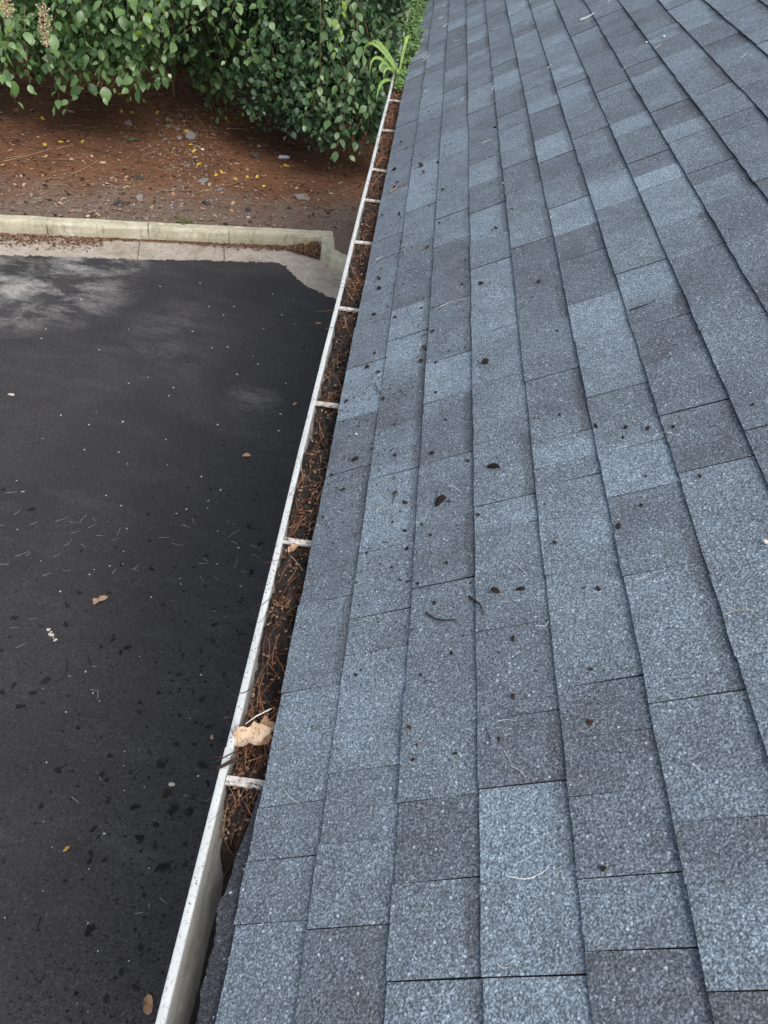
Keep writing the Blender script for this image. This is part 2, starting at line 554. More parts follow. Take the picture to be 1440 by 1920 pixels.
def np_mesh(name, V, F, pick=None, smooth=False, extra=None):
    """V (n,3), F (m,k) all of one size, quick"""
    me = bpy.data.meshes.new(name)
    k = F.shape[1]
    me.vertices.add(len(V))
    me.vertices.foreach_set("co", np.ascontiguousarray(V, np.float32).ravel())
    me.loops.add(F.size)
    me.loops.foreach_set("vertex_index", np.ascontiguousarray(F, np.int32).ravel())
    me.polygons.add(len(F))
    me.polygons.foreach_set("loop_start", np.arange(0, F.size, k, dtype=np.int32))
    if smooth:
        me.polygons.foreach_set("use_smooth", np.ones(len(F), bool))
    for nm, arr in dict(extra or {}, **({} if pick is None else {"pick": pick})).items():
        a = me.attributes.new(nm, 'FLOAT', 'POINT')
        a.data.foreach_set("value", np.asarray(arr, np.float32))
    me.update(calc_edges=True)
    return me


def needle_cloud(name, P, D, L, W, bend, m, parent=None, segs=3):
    """many thin three-sided needles: start P, direction D, length L, radius W, sideways bend"""
    n = len(P)
    D = D / np.linalg.norm(D, axis=1, keepdims=True)
    up = np.tile(np.array([0, 0, 1.0]), (n, 1))
    A = np.cross(D, up)
    A /= np.linalg.norm(A, axis=1, keepdims=True) + 1e-9
    B = np.cross(A, D)
    rings = []
    ts = np.linspace(0, 1, segs + 1)
    for t_ in ts:
        c = P + D * (L * t_)[:, None] + A * (bend[:, 0] * L * t_ * t_)[:, None] + B * (bend[:, 1] * L * t_ * (1 - t_))[:, None]
        taper = 1 - 0.55 * t_
        for k in range(3):
            a_ = 2 * math.pi * k / 3
            rings.append(c + (A * math.cos(a_) + B * math.sin(a_)) * (W * taper)[:, None])
    V = np.stack(rings, 1).reshape(-1, 3)
    nv = 3 * (segs + 1)
    fs_ = []
    for i in range(segs):
        for k in range(3):
            k2 = (k + 1) % 3
            fs_.append((i * 3 + k, i * 3 + k2, (i + 1) * 3 + k2, (i + 1) * 3 + k))
    F = (np.array(fs_)[None] + (np.arange(n) * nv)[:, None, None]).reshape(-1, 4)
    pick = np.repeat(rng.random(n), nv)
    return link_mesh(name, np_mesh(name, V, F, pick), m, parent)


def rock_mesh(r=1.0, flat=0.6, seed=0, rough=0.25, level=1):
    import bmesh
    bm = bmesh.new()
    bmesh.ops.create_icosphere(bm, subdivisions=level, radius=1.0)
    rr = np.random.default_rng(seed)
    k = rr.normal(size=(5, 3))
    for v in bm.verts:
        c = np.array(v.co)
        d = 1 + rough * sum(math.sin(2.2 * float(k[i] @ c) + i) for i in range(5)) / 2.2 + rr.normal() * rough * 0.25
        v.co = Vector((c[0] * d * r, c[1] * d * r, c[2] * d * r * flat))
    me = bpy.data.meshes.new("rock")
    bm.to_mesh(me)
    bm.free()
    return me


# ------------------------------------------------------------------ ground, parking lot, kerb
def zone(name, pts, z, m, kind="structure"):
    me = bpy.data.meshes.new(name)
    me.from_pydata([(p[0], p[1], z) for p in pts], [], [tuple(range(len(pts)))])
    me.update()
    o = link_mesh(name, me, m)
    o["kind"] = kind
    return o


zone("ground", [(-150, -150), (150, -150), (150, 150), (-150, 150)], GROUND - 0.012, "soil")

pan_px = [(0, 478), (130, 481), (260, 486), (420, 489), (505, 491.5), (520, 493), (533, 497), (541, 505), (548, 515), (560, 526), (576, 537), (600, 548), (628, 561)]
pan_edge = [at_z(u, v, GROUND)[:2] for u, v in pan_px]
d0 = pan_edge[0] - pan_edge[2]
d0 /= np.linalg.norm(d0)
left_far = pan_edge[0] + d0 * 14
d1 = pan_edge[-1] - pan_edge[-3]
d1 /= np.linalg.norm(d1)
right_far = pan_edge[-1] + np.array([0.95, -0.22]) * 1.2
right_far2 = right_far + np.array([6.0, -0.4])
edge_full = [left_far] + list(pan_edge) + [right_far, right_far2]
# ragged asphalt border
rag = []
for a, b in zip(edge_full[:-1], edge_full[1:]):
    n = max(2, int(np.linalg.norm(b - a) / 0.022)) if np.linalg.norm(b - a) < 4 else 12
    for i in range(n):
        p = a + (b - a) * i / n
        rag.append(p + rng.normal(size=2) * 0.012)
rag.append(edge_full[-1])
zone("parking_lot", rag + [np.array([40.0, 5.0]), np.array([40, -60.0]), np.array([-60, -60.0]), np.array([-60, left_far[1] - 6])], GROUND, "asphalt")

KH, KW = 0.15, 0.15
kerb_px = [(0, 439.6), (90, 446), (279, 457.5), (430, 463), (552, 465.5), (597, 467)]
kf = [at_z(u, v, GROUND)[:2] for u, v in kerb_px]
# straighten the line through its end points
ka, kb = kf[0], kf[-1]
kd = (kb - ka) / np.linalg.norm(kb - ka)
kn = np.array([-kd[1], kd[0]])          # away from the camera


def kerb_at_u(u):
    v = np.interp(u, [p[0] for p in kerb_px], [p[1] for p in kerb_px])
    p = at_z(u, v, GROUND)[:2]
    return float((p - ka) @ kd)


breaks = [-14.0, -11.0, -8.0, -5.0, -2.4, kerb_at_u(90), kerb_at_u(279), kerb_at_u(430), float(np.linalg.norm(kb - ka))]
# concrete pan: sheet between the asphalt border and the kerb, cast in slabs
pan_root = None
slab_breaks = [-14.0, -11.0, -8.0, -5.0, -2.4, kerb_at_u(262), kerb_at_u(420), float(np.linalg.norm(kb - ka)) + 0.02]
edge_t = [(float((p - ka) @ kd), p) for p in edge_full]
pan_o = bpy.data.objects.new("concrete_apron", None)
COL.objects.link(pan_o)
tag(pan_o, kind="structure")
for i in range(len(slab_breaks) - 1):
    t0, t1 = slab_breaks[i] + 0.004, slab_breaks[i + 1] - 0.004
    ts = np.linspace(t0, t1, 18)
    et = np.array([e[0] for e in edge_t])
    ed = np.array([float((e[1] - ka) @ kn) for e in edge_t])
    order = np.argsort(et)
    fr = np.interp(ts, et[order], ed[order])
    V, F = [], []
    for j, t_ in enumerate(ts):
        for q, dd in enumerate((fr[j] - 0.06, fr[j] * 0.5, 0.02)):
            p = ka + kd * t_ + kn * dd
            zz = GROUND + (0.004 if q == 0 else 0.006 if q == 1 else 0.010) - 0.010 * (q == 0)
            V.append((p[0], p[1], zz))
    for j in range(len(ts) - 1):
        for q in range(2):
            F.append((j * 3 + q, j * 3 + 3 + q, j * 3 + 4 + q, j * 3 + 1 + q))
    b = MB()
    b.add(V, F, 0)
    b.build("slab", "pan", pan_o)
# apron that sweeps round the corner to the right
corner_px = [(599, 489), (606, 496), (618, 504), (636, 512), (655, 520)]
cf = [at_z(u, v, GROUND)[:2] for u, v in corner_px]
cf_far = cf[-1] + np.array([1.0, -0.12]) * 1.2
ret_line = [kb] + cf + [cf_far, cf_far + np.array([5.0, -0.3])]
outer = [pan_edge[4], pan_edge[6], pan_edge[8], pan_edge[9], pan_edge[10], pan_edge[11], pan_edge[12], right_far, right_far2]
V, F = [], []
inner = ret_line + [ret_line[-1]]
inner = [kb + kd * 0.01, cf[0], cf[1], cf[2], cf[3], cf[4], cf[4] + (cf_far - cf[4]) * 0.4, cf_far, ret_line[-1]]
for a, b_ in zip(outer, inner):
    a2 = a + (a - b_) / np.linalg.norm(a - b_) * 0.05
    for q in range(4):
        p = a2 + (b_ - a2) * q / 3
        V.append((p[0], p[1], GROUND + (-0.006, 0.0055, 0.0075, 0.0095)[q]))
for j in range(len(outer) - 1):
    for q in range(3):
        F.append((j * 4 + q, j * 4 + 4 + q, j * 4 + 5 + q, j * 4 + 1 + q))
b = MB()
b.add(V, F, 0)
b.build("slab", "pan", pan_o)

kerb_o = bpy.data.objects.new("kerb", None)
COL.objects.link(kerb_o)
tag(kerb_o, kind="structure")


def kerb_piece(line, wid=KW, jit=0.003):
    """rounded-top kerb swept along a ground line; the body lies left of the walking direction"""
    prof = [(0.0, -0.05), (0.004, 0.06), (0.010, KH - 0.030), (0.022, KH - 0.010), (0.040, KH), (wid - 0.02, KH + 0.002), (wid, KH - 0.012), (wid + 0.002, -0.05)]
    V, F = [], []
    n = len(line)
    for i, p in enumerate(line):
        a = line[max(0, i - 1)]
        c = line[min(n - 1, i + 1)]
        d = (c - a) / (np.linalg.norm(c - a) + 1e-9)
        nn = np.array([-d[1], d[0]])
        for (q, z) in prof:
            j = rng.normal(size=3) * jit
            w = p + nn * (q + j[0])
            V.append((w[0] + j[1], w[1], GROUND + z + j[2] * 0.7))
    m_ = len(prof)
    for i in range(n - 1):
        for k in range(m_ - 1):
            F.append((i * m_ + k, (i + 1) * m_ + k, (i + 1) * m_ + k + 1, i * m_ + k + 1))
    F.append(tuple(range(m_))[::1])
    F.append(tuple(range((n - 1) * m_, n * m_))[::-1])
    b = MB()
    b.add(V, F, 0)
    return b


for i in range(len(breaks) - 1):
    t0, t1 = breaks[i] + 0.003, breaks[i + 1] - 0.003
    if i == len(breaks) - 2:
        t1 += KW + 0.01
    off = rng.normal() * 0.003
    b = kerb_piece([ka + kd * t_ + kn * off for t_ in np.linspace(t0, t1, max(4, int((t1 - t0) / 0.12)))])
    b.build("kerb_segment", "kerb", kerb_o, smooth=False)
# return piece: starts at the corner and bends to the right round the building
rl = [kb - kn * 0.006 + kd * 0.012]
crv = [rl[0]] + cf + [cf_far, cf_far + np.array([5.0, -0.3])]
pts = []
for a, c in zip(crv[:-1], crv[1:]):
    n = 3 if np.linalg.norm(c - a) < 0.5 else 6
    for i in range(n):
        pts.append(a + (c - a) * i / n)
b = kerb_piece(pts, KW, 0.002)
b.build("kerb_segment", "kerb", kerb_o)

# planting bed behind the kerb, a bumpy sheet
def bed_z(x, y):
    t_ = (np.stack([x, y], -1) - ka) @ kn
    base = GROUND + KH - 0.025 + np.clip(t_ - 0.15, 0, None) * 0.012
    return base + 0.018 * np.sin(2.1 * x + 1.3 * y) * np.cos(1.7 * y - 0.6 * x) + 0.010 * np.sin(6.3 * x + 2.0) * np.sin(5.1 * y + x)


def bed_xy(t_, w):
    return ka[0] + kd[0] * t_ + kn[0] * w, ka[1] + kd[1] * t_ + kn[1] * w


nt_, nw_ = 150, 90
T, W = np.meshgrid(np.linspace(-14, 9, nt_), np.concatenate([np.linspace(0.10, 5.0, 60), np.linspace(5.2, 40, 30)]), indexing='ij')
X, Y = bed_xy(T, W)
Z = bed_z(X, Y) + rng.normal(size=X.shape) * 0.006
# cut away below the house corner: keep the bed level under the apron return
low = (T > float((kb - ka) @ kd) + KW * 0.5)
V = np.stack([X, Y, Z], -1).reshape(-1, 3)
idx = np.arange(nt_ * nw_).reshape(nt_, nw_)
F = np.stack([idx[:-1, :-1], idx[1:, :-1], idx[1:, 1:], idx[:-1, 1:]], -1).reshape(-1, 4)
bed = link_mesh("planting_bed", np_mesh("planting_bed", V, F, smooth=True), "soil")
bed["kind"] = "structure"
# bed side in front of the kerb line, between the return and the house
fp = [kb + kd * 0.10 + kn * 0.12, cf[0] + np.array([0.14, 0.02]), cf[1] + np.array([0.12, 0.10]), cf[2] + np.array([0.07, 0.13]), cf[3] + np.array([0.05, 0.14]), cf[4] + np.array([0.02, 0.14]),
      cf_far + np.array([0, 0.14]), ret_line[-1] + np.array([0, 0.14]), ret_line[-1] + np.array([0, 3.2]), kb + kd * 0.10 + kn * 0.6]
zone("planting_bed", fp, GROUND + KH - 0.02, "soil")


# ------------------------------------------------------------------ the house: roof and shingles
house = thing("house", (0.6, 3.6, GROUND), "building with a blue-grey asphalt shingle roof filling the right side of the picture", "building")
NEAR = -0.9
RIDGE = E0 * 24
roof = MB()
c = []
for s_, y_, h_ in ((0.02, NEAR, -0.030), (RIDGE, NEAR, -0.030), (RIDGE, ROOF_END - 0.03, -0.030), (0.02, ROOF_END - 0.03, -0.030),
                   (0.02, NEAR, -0.0105), (RIDGE, NEAR, -0.0105), (RIDGE, ROOF_END - 0.03, -0.0105), (0.02, ROOF_END - 0.03, -0.0105)):
    c.append(roofp(s_, y_, h_))
roof.add(c, [(0, 3, 2, 1), (4, 5, 6, 7), (0, 1, 5, 4), (1, 2, 6, 5), (2, 3, 7, 6), (3, 0, 4, 7)])
# far slope beyond the ridge
rp = roofp(RIDGE, 0, -0.0095)
c = [(rp[0], NEAR, rp[2]), (rp[0], ROOF_END - 0.03, rp[2]), (rp[0] * 2, ROOF_END - 0.03, 0), (rp[0] * 2, NEAR, 0)]
roof.add(c + [(p[0], p[1], p[2] - 0.03) for p in c], [(0, 1, 2, 3), (7, 6, 5, 4), (0, 3, 7, 4), (1, 0, 4, 5), (2, 1, 5, 6), (3, 2, 6, 7)])
roof_o = roof.build("roof", "deck", house)
w = MB()
w.box(0.44, rp[0] * 2 - 0.44, NEAR, ROOF_END - 0.25, GROUND - 0.05, -0.13)
w.build("wall", "wall", house)
w = MB()
w.add([(0.44, ROOF_END - 0.26, -0.131), (rp[0] * 2 - 0.44, ROOF_END - 0.26, -0.131), (rp[0], ROOF_END - 0.26, rp[2] - 0.06)], [(0, 1, 2), (2, 1, 0)])
w.build("gable_wall", "wall", house)
w = MB()
w.box(0.047, 0.066, NEAR, ROOF_END - 0.06, -0.16, -0.012)
w.build("fascia", "trim", house)
w = MB()
w.box(0.068, 0.438, NEAR, ROOF_END - 0.06, -0.150, -0.135)
w.build("soffit", "trim", house)
w = MB()
c = []
for y_ in (ROOF_END - 0.028, ROOF_END - 0.008):
    for s_, h_ in ((0.0, -0.011), (RIDGE, -0.011), (RIDGE, -0.15), (0.08, -0.15)):
        c.append(roofp(s_, y_, h_))
w.add(c, [(0, 1, 2, 3), (7, 6, 5, 4), (0, 4, 5, 1), (1, 5, 6, 2), (2, 6, 7, 3), (3, 7, 4, 0)])
w.build("rake_board", "trim", house)

# joints read off the photograph: course -> [(pixel u, v)], tone of the tab before each joint (near to far)
def cv(ox, oy, s_, lst):
    return [(ox + a / s_, oy + b / s_) for a, b in lst]


C7 = lambda l: cv(360, 1160, 2.526, l)
C5 = lambda l: cv(560, 740, 3.2727, l)
C3 = lambda l: cv(660, 360, 3.6, l)
C1 = lambda l: cv(700, 0, 3.789, l)
C8 = lambda l: cv(880, 1160, 2.527, l)
C6 = lambda l: cv(1000, 740, 3.2727, l)
C4 = lambda l: cv(1040, 360, 3.6, l)
C2 = lambda l: cv(1060, 0, 3.789, l)
JOINTS = {
    0: C7([(370, 1438), (425, 1135), (470, 876), (567, 328)]) + C5([(170, 1255), (240, 885), (310, 460), (370, 125), (375, 20)]) + C3([(110, 1150), (150, 870), (180, 640), (220, 440), (240, 305)]) + C1([(180, 1215), (215, 1060), (260, 865), (275, 760)]),
    1: C7([(735, 1460), (790, 1050), (800, 710), (875, 145)]) + C5([(510, 1335), (550, 930), (585, 480), (610, 185)]) + C3([(360, 1205), (385, 960), (400, 755), (425, 510), (445, 335), (470, 100)]) + C1([(370, 1150), (390, 985), (400, 860), (415, 740)]),
    2: C7([(1140, 1710), (1170, 1240), (1160, 850), (1180, 315)]) + C5([(890, 1150), (880, 760), (905, 385), (915, 15)]) + C3([(660, 1110), (665, 955), (670, 735), (670, 500), (675, 330), (685, 140)]) + C1([(570, 1090), (575, 930), (580, 745), (590, 620)]),
    3: C8([(280, 1690), (270, 1235), (255, 780), (230, 455), (200, 30)]) + C5([(1255, 810), (1250, 645), (1240, 265)]) + C3([(985, 1260), (965, 925), (955, 735), (940, 475), (930, 300), (920, 100)]) + C1([(770, 1300), (790, 1130), (780, 870), (770, 770), (765, 690)]),
    4: C8([(810, 1560), (780, 1210), (740, 810), (650, 540), (620, 295)]) + C6([(300, 1060), (210, 520), (180, 410), (180, 245)]) + C4([(80, 1195)]) + C3([(1290, 885), (1260, 660), (1220, 335), (1180, 135)]) + C1([(1070, 1330), (1030, 1160), (1020, 1040), (1000, 890), (990, 790), (965, 665)]),
    5: C8([(1350, 1760), (1230, 1245), (1180, 950), (1085, 365)]) + C6([(810, 1060), (700, 790), (665, 580), (600, 310)]) + C4([(420, 1330), (320, 950), (260, 710), (200, 420), (140, 250)]) + C2([(315, 1315), (260, 1160), (220, 990), (150, 850), (140, 750)]),
    6: C6([(1280, 1060), (1130, 420), (1040, 240), (990, 70)]) + C4([(800, 1110), (730, 860), (670, 720), (580, 500), (490, 240), (430, 70)]) + C2([(580, 1120), (540, 980), (470, 815), (400, 690)]),
    7: C4([(1330, 1180), (1190, 870), (1130, 720), (970, 390), (850, 180)]) + C2([(690, 1300), (650, 1200), (610, 1100), (540, 900), (520, 800)]),
}
TONES = {
    0: [.52, .47, .46, .55, .50, .42, .43, .38, .60, .60, .46, .47, .50, .45, .48, .46, .42, .46, .5],
    1: [.38, .50, .50, .56, .50, .50, .63, .50, .40, .63, .60, .40, .42, .52, .60, .48, .42, .52, .46],
    2: [.60, .50, .40, .50, .47, .45, .48, .42, .63, .48, .47, .40, .40, .53, .50, .58, .46, .52, .48],
    3: [.60, .58, .66, .43, .45, .50, .61, .50, .50, .54, .60, .58, .50, .61, .44, .60, .42, .48, .56, .42],
    4: [.38, .52, .46, .40, .41, .56, .58, .50, .60, .46, .49, .44, .40, .54, .47, .44, .50, .56, .48, .42, .52],
    5: [.38, .57, .40, .50, .57, .52, .45, .65, .48, .56, .63, .42, .40, .63, .50, .42, .65, .42, .58, .48],
    6: [.58, .55, .40, .43, .46, .40, .42, .60, .53, .46, .66, .40, .50, .46, .55],
    7: [.46, .53, .48, .40, .51, .60, .72, .42, .48, .60, .45],
}
tabs = []
for k in range(24):
    ys, tn = [], []
    if k in JOINTS:
        js = []
        for u, v in JOINTS[k]:
            js.append(on_roof(u, v)[1])
        js = sorted(js)
        tn = list(TONES[k])
        cur = [js[0]]
        tones_used = [tn[0]]
        for a, t_ in zip(js[1:], tn[1:] + [0.5] * 40):
            if a - cur[-1] < 0.045:
                continue
            cur.append(a)
            tones_used.append(t_)
        ys = cur
    else:
        ys = [rng.uniform(-0.2, 0.1)]
        tones_used = [0.5]
    # continue to the far end and to the near end
    while ys[-1] < ROOF_END - 0.08:
        ys.append(ys[-1] + rng.choice([0.10, 0.14, 0.165, 0.19, 0.22, 0.27]) * rng.uniform(0.9, 1.1))
        tones_used.append(float(rng.choice([.40, .43, .47, .5, .53, .57, .62], p=[.12, .16, .2, .2, .14, .1, .08])))
    ys[-1] = ROOF_END + rng.normal() * 0.004
    while ys[0] > NEAR:
        ys.insert(0, ys[0] - rng.uniform(0.15, 0.27))
        tones_used.insert(1 if len(ys) == 2 else 0, float(rng.uniform(0.4, 0.6)))
    tt = [0.5 + (tones_used[min(i + 1, len(tones_used) - 1)] - 0.5) * 0.74 for i in range(len(ys) - 1)]
    soft = [rng.random() < 0.3 for _ in ys]
    for i in range(len(ys) - 1):
        a = 0.5 * (tt[i] + tt[i - 1]) if i and soft[i] else tt[i]
        c = 0.5 * (tt[i] + tt[i + 1]) if i < len(tt) - 1 and soft[i + 1] else tt[i]
        tabs.append((k, ys[i], ys[i + 1], (a, tt[i], c)))


def tab_geo(k, y0, y1, tone, idx):
    r = np.random.default_rng(1000 + idx)
    s0 = k * E0 + (0.0045 if k == 0 else 0) + r.normal() * 0.0007
    lam = r.choice([0.0, 0.0008, 0.0022])
    gap = r.uniform(0.0005, 0.0014)
    nx = 5
    yy = np.linspace(y0 + gap * r.uniform(0.2, 1.0), y1 - gap * r.uniform(0.2, 1.0), nx)
    skew = r.normal() * 0.0012
    V, pos, edge = [], [], []
    wave = r.normal(size=nx) * 0.0007
    rows = [(0.0, -0.0080, 0.0), (0.0004, lam - 0.0005, 0.0), (0.0012, lam, 0.0), (0.55, lam * 0.9 - 0.0032, 0.55), (1.0, lam * 0.8 - 0.0062, 1.0), (1.22, lam * 0.5 - 0.0085, 1.22)]
    for (f, h, p) in rows:
        for j in range(nx):
            ss = s0 + (wave[j] if f < 0.01 else 0) + (f * E0 if f > 0.01 else f)
            edge.append(1.0 if len(V) < 2 * nx else 0.0)
            V.append(roofp(ss, yy[j] + skew * f, h + (r.normal() * 0.0003 if f > 0 else 0)))
            pos.append(p)
    F = []
    for i in range(len(rows) - 1):
        for j in range(nx - 1):
            F.append((i * nx + j, i * nx + nx + j, i * nx + nx + j + 1, i * nx + j + 1))
    # sides down to the deck
    base = len(V)
    for j in (0, nx - 1):
        for q, f in enumerate((0.0012, 0.55, 1.0)):
            top = V[(2 + q) * nx + j]
            V.append(top - N_DIR * 0.0004)
            V.append(roofp(s0 + (f * E0 if f > 0.01 else f), yy[j] + skew * f, -0.0098))
            pos += [f, f]
            edge += [1.0, 1.0]
    for q in (0, 1):
        b0 = base + q * 6
        for e in (0, 2):
            f_ = (b0 + e, b0 + e + 1, b0 + e + 3, b0 + e + 2)
            F.append(f_ if q else f_[::-1])
    F = [f[::-1] for f in F]
    tv = [float(np.interp((p[1] - y0) / (y1 - y0), [0, 0.35, 0.65, 1], [tone[0], tone[1], tone[1], tone[2]])) for p in V]
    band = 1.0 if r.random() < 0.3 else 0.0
    return V, F, pos, band, edge, tv


def area_in_view(k, y0, y1):
    P = to_px([roofp(k * E0, y0), roofp(k * E0, y1), roofp((k + 1) * E0, y1), roofp((k + 1) * E0, y0)])
    if P[:, 2].min() < 0.15:
        return 0
    x, y = np.clip(P[:, 0], 0, 1440), np.clip(P[:, 1], 0, 1920)
    return 0.5 * abs(sum(x[i] * y[(i + 1) % 4] - x[(i + 1) % 4] * y[i] for i in range(4)))


areas = [area_in_view(k, a, b) for k, a, b, t_ in tabs]
order = np.argsort(areas)[::-1]
single = set(int(i) for i in order[:298])
rest = dict(V=[], F=[], tone=[], pos=[], band=[], edge=[])
for i, (k, y0, y1, tone) in enumerate(tabs):
    V, F, pos, band, edge, tv = tab_geo(k, y0, y1, tone, i)
    if i in single:
        me = bpy.data.meshes.new("shingle")
        me.from_pydata([tuple(p) for p in V], [], F)
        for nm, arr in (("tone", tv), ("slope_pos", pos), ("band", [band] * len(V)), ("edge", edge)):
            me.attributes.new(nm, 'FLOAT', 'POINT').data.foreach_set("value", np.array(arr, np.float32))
        link_mesh("shingle", me, "shingle", roof_o)
    else:
        b0 = len(rest["V"])
        rest["V"] += [tuple(p) for p in V]
        rest["F"] += [tuple(q + b0 for q in f) for f in F]
        rest["tone"] += tv
        rest["pos"] += pos
        rest["edge"] += edge
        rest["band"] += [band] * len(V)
me = bpy.data.meshes.new("distant_shingles")
me.from_pydata(rest["V"], [], rest["F"])
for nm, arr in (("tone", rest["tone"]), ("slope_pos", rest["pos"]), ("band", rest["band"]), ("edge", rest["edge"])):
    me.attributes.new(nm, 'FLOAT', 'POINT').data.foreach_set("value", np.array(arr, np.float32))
o = link_mesh("distant_shingles", me, "shingle", roof_o)
o["kind"] = "stuff"

# ragged black starter strip that sags below the first course near the camera
b = MB()
ys = np.linspace(NEAR, 0.66, 240)
V, F = [], []
for i, y_ in enumerate(ys):
    reach = 0.028 + 0.0018 * math.sin(y_ * 61) + rng.normal() * 0.0011
    if y_ > 0.45:
        reach *= max(0.0, 1 - (y_ - 0.45) / 0.22)
    sag = 0.006 + 0.003 * math.sin(y_ * 23)
    for q in range(5):
        f = q / 4
        V.append((0.012 - f * (reach + 0.012), y_, -0.006 - sag * f * 1.6 - f * 0.006 + rng.normal() * 0.0008))
    V.append((0.012 - (reach + 0.011), y_, -0.012 - sag * 1.6 - 0.004))
    V.append((0.012, y_, -0.014))
for i in range(len(ys) - 1):
    for q in range(6):
        F.append((i * 7 + q, i * 7 + q + 1, i * 7 + 8 + q, i * 7 + 7 + q))
b.add(V, F, 0.3)
b.build("starter_strip", "shingle", roof_o)["label"] = "ragged black starter strip sagging below the lowest shingles"


# ------------------------------------------------------------------ gutter
lip_y = np.array([-0.9, 0.27, 0.65, 0.9, 1.3, 1.7, 2.2, 2.7, 3.4, 4.0, 4.6, 5.2, 6.4, 7.1, 7.9])
lip_x = np.array([-0.088, -0.0885, -0.0870, -0.0868, -0.0882, -0.0905, -0.0905, -0.0890, -0.0910, -0.0890, -0.0900, -0.0872, -0.0865, -0.0880, -0.089])
LIPZ = -0.04


def lipx(y):
    return np.interp(y, lip_y, lip_x)


gut = thing("rain_gutter", (-0.03, 3.5, -0.1), "long white metal rain gutter clogged with dark debris along the lower roof edge", "gutter")


def gutter_section(y0, y1, dz=0.0, dx=0.0, n=60):
    ys = np.linspace(y0, y1, n)
    V, F = [], []
    for y_ in ys:
        x0 = lipx(y_) + dx
        wv = 0.0008 * math.sin(9 * y_) + 0.0006 * math.sin(23 * y_)
        top = LIPZ + dz + wv
        prof = [(x0 + 0.055, -0.128), (x0 + 0.040, -0.124), (x0 + 0.030, -0.105), (x0 + 0.012, -0.078), (x0 + 0.001, -0.062), (x0, top - 0.006),
                (x0 + 0.0008, top - 0.0012), (x0 + 0.003, top), (x0 + 0.009, top + 0.0006), (x0 + 0.0145, top - 0.0002), (x0 + 0.0160, top - 0.002),
                (x0 + 0.0160, top - 0.009), (x0 + 0.0153, top - 0.012),
                (x0 + 0.0178, -0.066), (x0 + 0.026, -0.088), (x0 + 0.038, -0.108), (x0 + 0.046, -0.1225), (x0 + 0.058, -0.1255), (0.043, -0.1255), (0.0435, -0.016), (0.0455, -0.016), (0.0455, -0.128)]
        V += [(p[0], y_, p[1]) for p in prof]
    m_ = len(prof)
    for i in range(n - 1):
        for k in range(m_):
            k2 = (k + 1) % m_
            F.append((i * m_ + k, i * m_ + k2, (i + 1) * m_ + k2, (i + 1) * m_ + k))
    b = MB()
    b.add(V, F, 0)
    return b


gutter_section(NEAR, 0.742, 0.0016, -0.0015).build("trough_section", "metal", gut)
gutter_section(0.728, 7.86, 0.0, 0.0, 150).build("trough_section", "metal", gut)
b = MB()
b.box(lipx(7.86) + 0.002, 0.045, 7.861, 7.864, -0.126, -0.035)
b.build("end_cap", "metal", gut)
for i, y_ in enumerate([0.677, 1.325, 1.924, 2.528, 3.099, 3.558, 3.955, 4.576, 5.15, 5.75, 6.35, 6.95, 7.5]):
    x0 = lipx(y_) + 0.0157
    b = MB()
    hw = 0.0085
    V, F = [], []
    tilt = rng.normal() * 0.003
    xs = np.linspace(x0, 0.046, 9)
    prof = [(-hw, -0.004), (-hw, 0.003), (-hw * 0.72, 0.0035), (-hw * 0.6, 0.0005), (hw * 0.5, 0.0), (hw * 0.62, 0.0035), (hw, 0.003), (hw, -0.004)]
    for j, x_ in enumerate(xs):
        for (a, z_) in prof:
            V.append((x_, y_ + a + tilt * j / 8, LIPZ - 0.003 + z_ + 0.003 * (j / 8)))
    m_ = len(prof)
    for j in range(8):
        for k in range(m_):
            F.append((j * m_ + k, j * m_ + (k + 1) % m_, (j + 1) * m_ + (k + 1) % m_, (j + 1) * m_ + k))
    F.append(tuple(range(m_)))
    F.append(tuple(range(8 * m_, 9 * m_))[::-1])
    b.add(V, F, rng.random())
    b.build("hanger", "hanger", gut)

# wet mud and rotten leaves that fill the gutter
def fill_h(y):
    """top of the debris"""
    h = -0.055 + 0.010 * math.sin(5.1 * y + 0.7) + 0.007 * math.sin(13.0 * y) + 0.004 * math.sin(31 * y)
    if y > 3.3:
        h = min(max(h, -0.066), -0.058)
    if y > 1.0 and min(abs(y - q) for q in (1.325, 1.924, 2.528, 3.099, 3.558, 3.955, 4.576, 5.15)) < 0.035:
        h = min(h, -0.064)
    f = min(1.0, max(0.0, (y - 0.53) / 0.13))
    return -0.122 + (h + 0.122) * (f ** 0.6)


ny, nx = 1500, 15
ys = 0.53 + (7.82 - 0.53) * np.linspace(0, 1, ny) ** 1.25
V = np.zeros((ny, nx, 3))
ph = rng.random(16) * 6.28
for i, y_ in enumerate(ys):
    h = fill_h(y_)
    xa = lipx(y_) + 0.0185 + max(0, (-0.066 - h)) * 0.45
    xs = np.linspace(xa, 0.040, nx)
    bump = (0.012 * np.sin(xs * 95 + ph[0] + y_ * 21) * np.sin(y_ * 47 + ph[1]) + 0.007 * np.sin(xs * 190 - y_ * 83 + ph[2]) + 0.005 * np.sin(xs * 310 + y_ * 171 + ph[3]))
    V[i, :, 0] = xs
    V[i, :, 1] = y_
    V[i, :, 2] = np.minimum(h - 0.002 + bump + rng.normal(size=nx) * 0.0032 - 0.012 * np.exp(-((xs - xa) / 0.01) ** 2), -0.032)
idx = np.arange(ny * nx).reshape(ny, nx)
F = np.stack([idx[:-1, :-1], idx[:-1, 1:], idx[1:, 1:], idx[1:, :-1]], -1).reshape(-1, 4)[:, ::-1]
pk = rng.random((ny // 10 + 1, 4)).repeat(10, 0)[:ny].repeat(4, 1)[:, :nx].reshape(-1)
o = link_mesh("gutter_mud", np_mesh("gutter_mud", V.reshape(-1, 3), F, pk * 0.9, smooth=False), "mud")
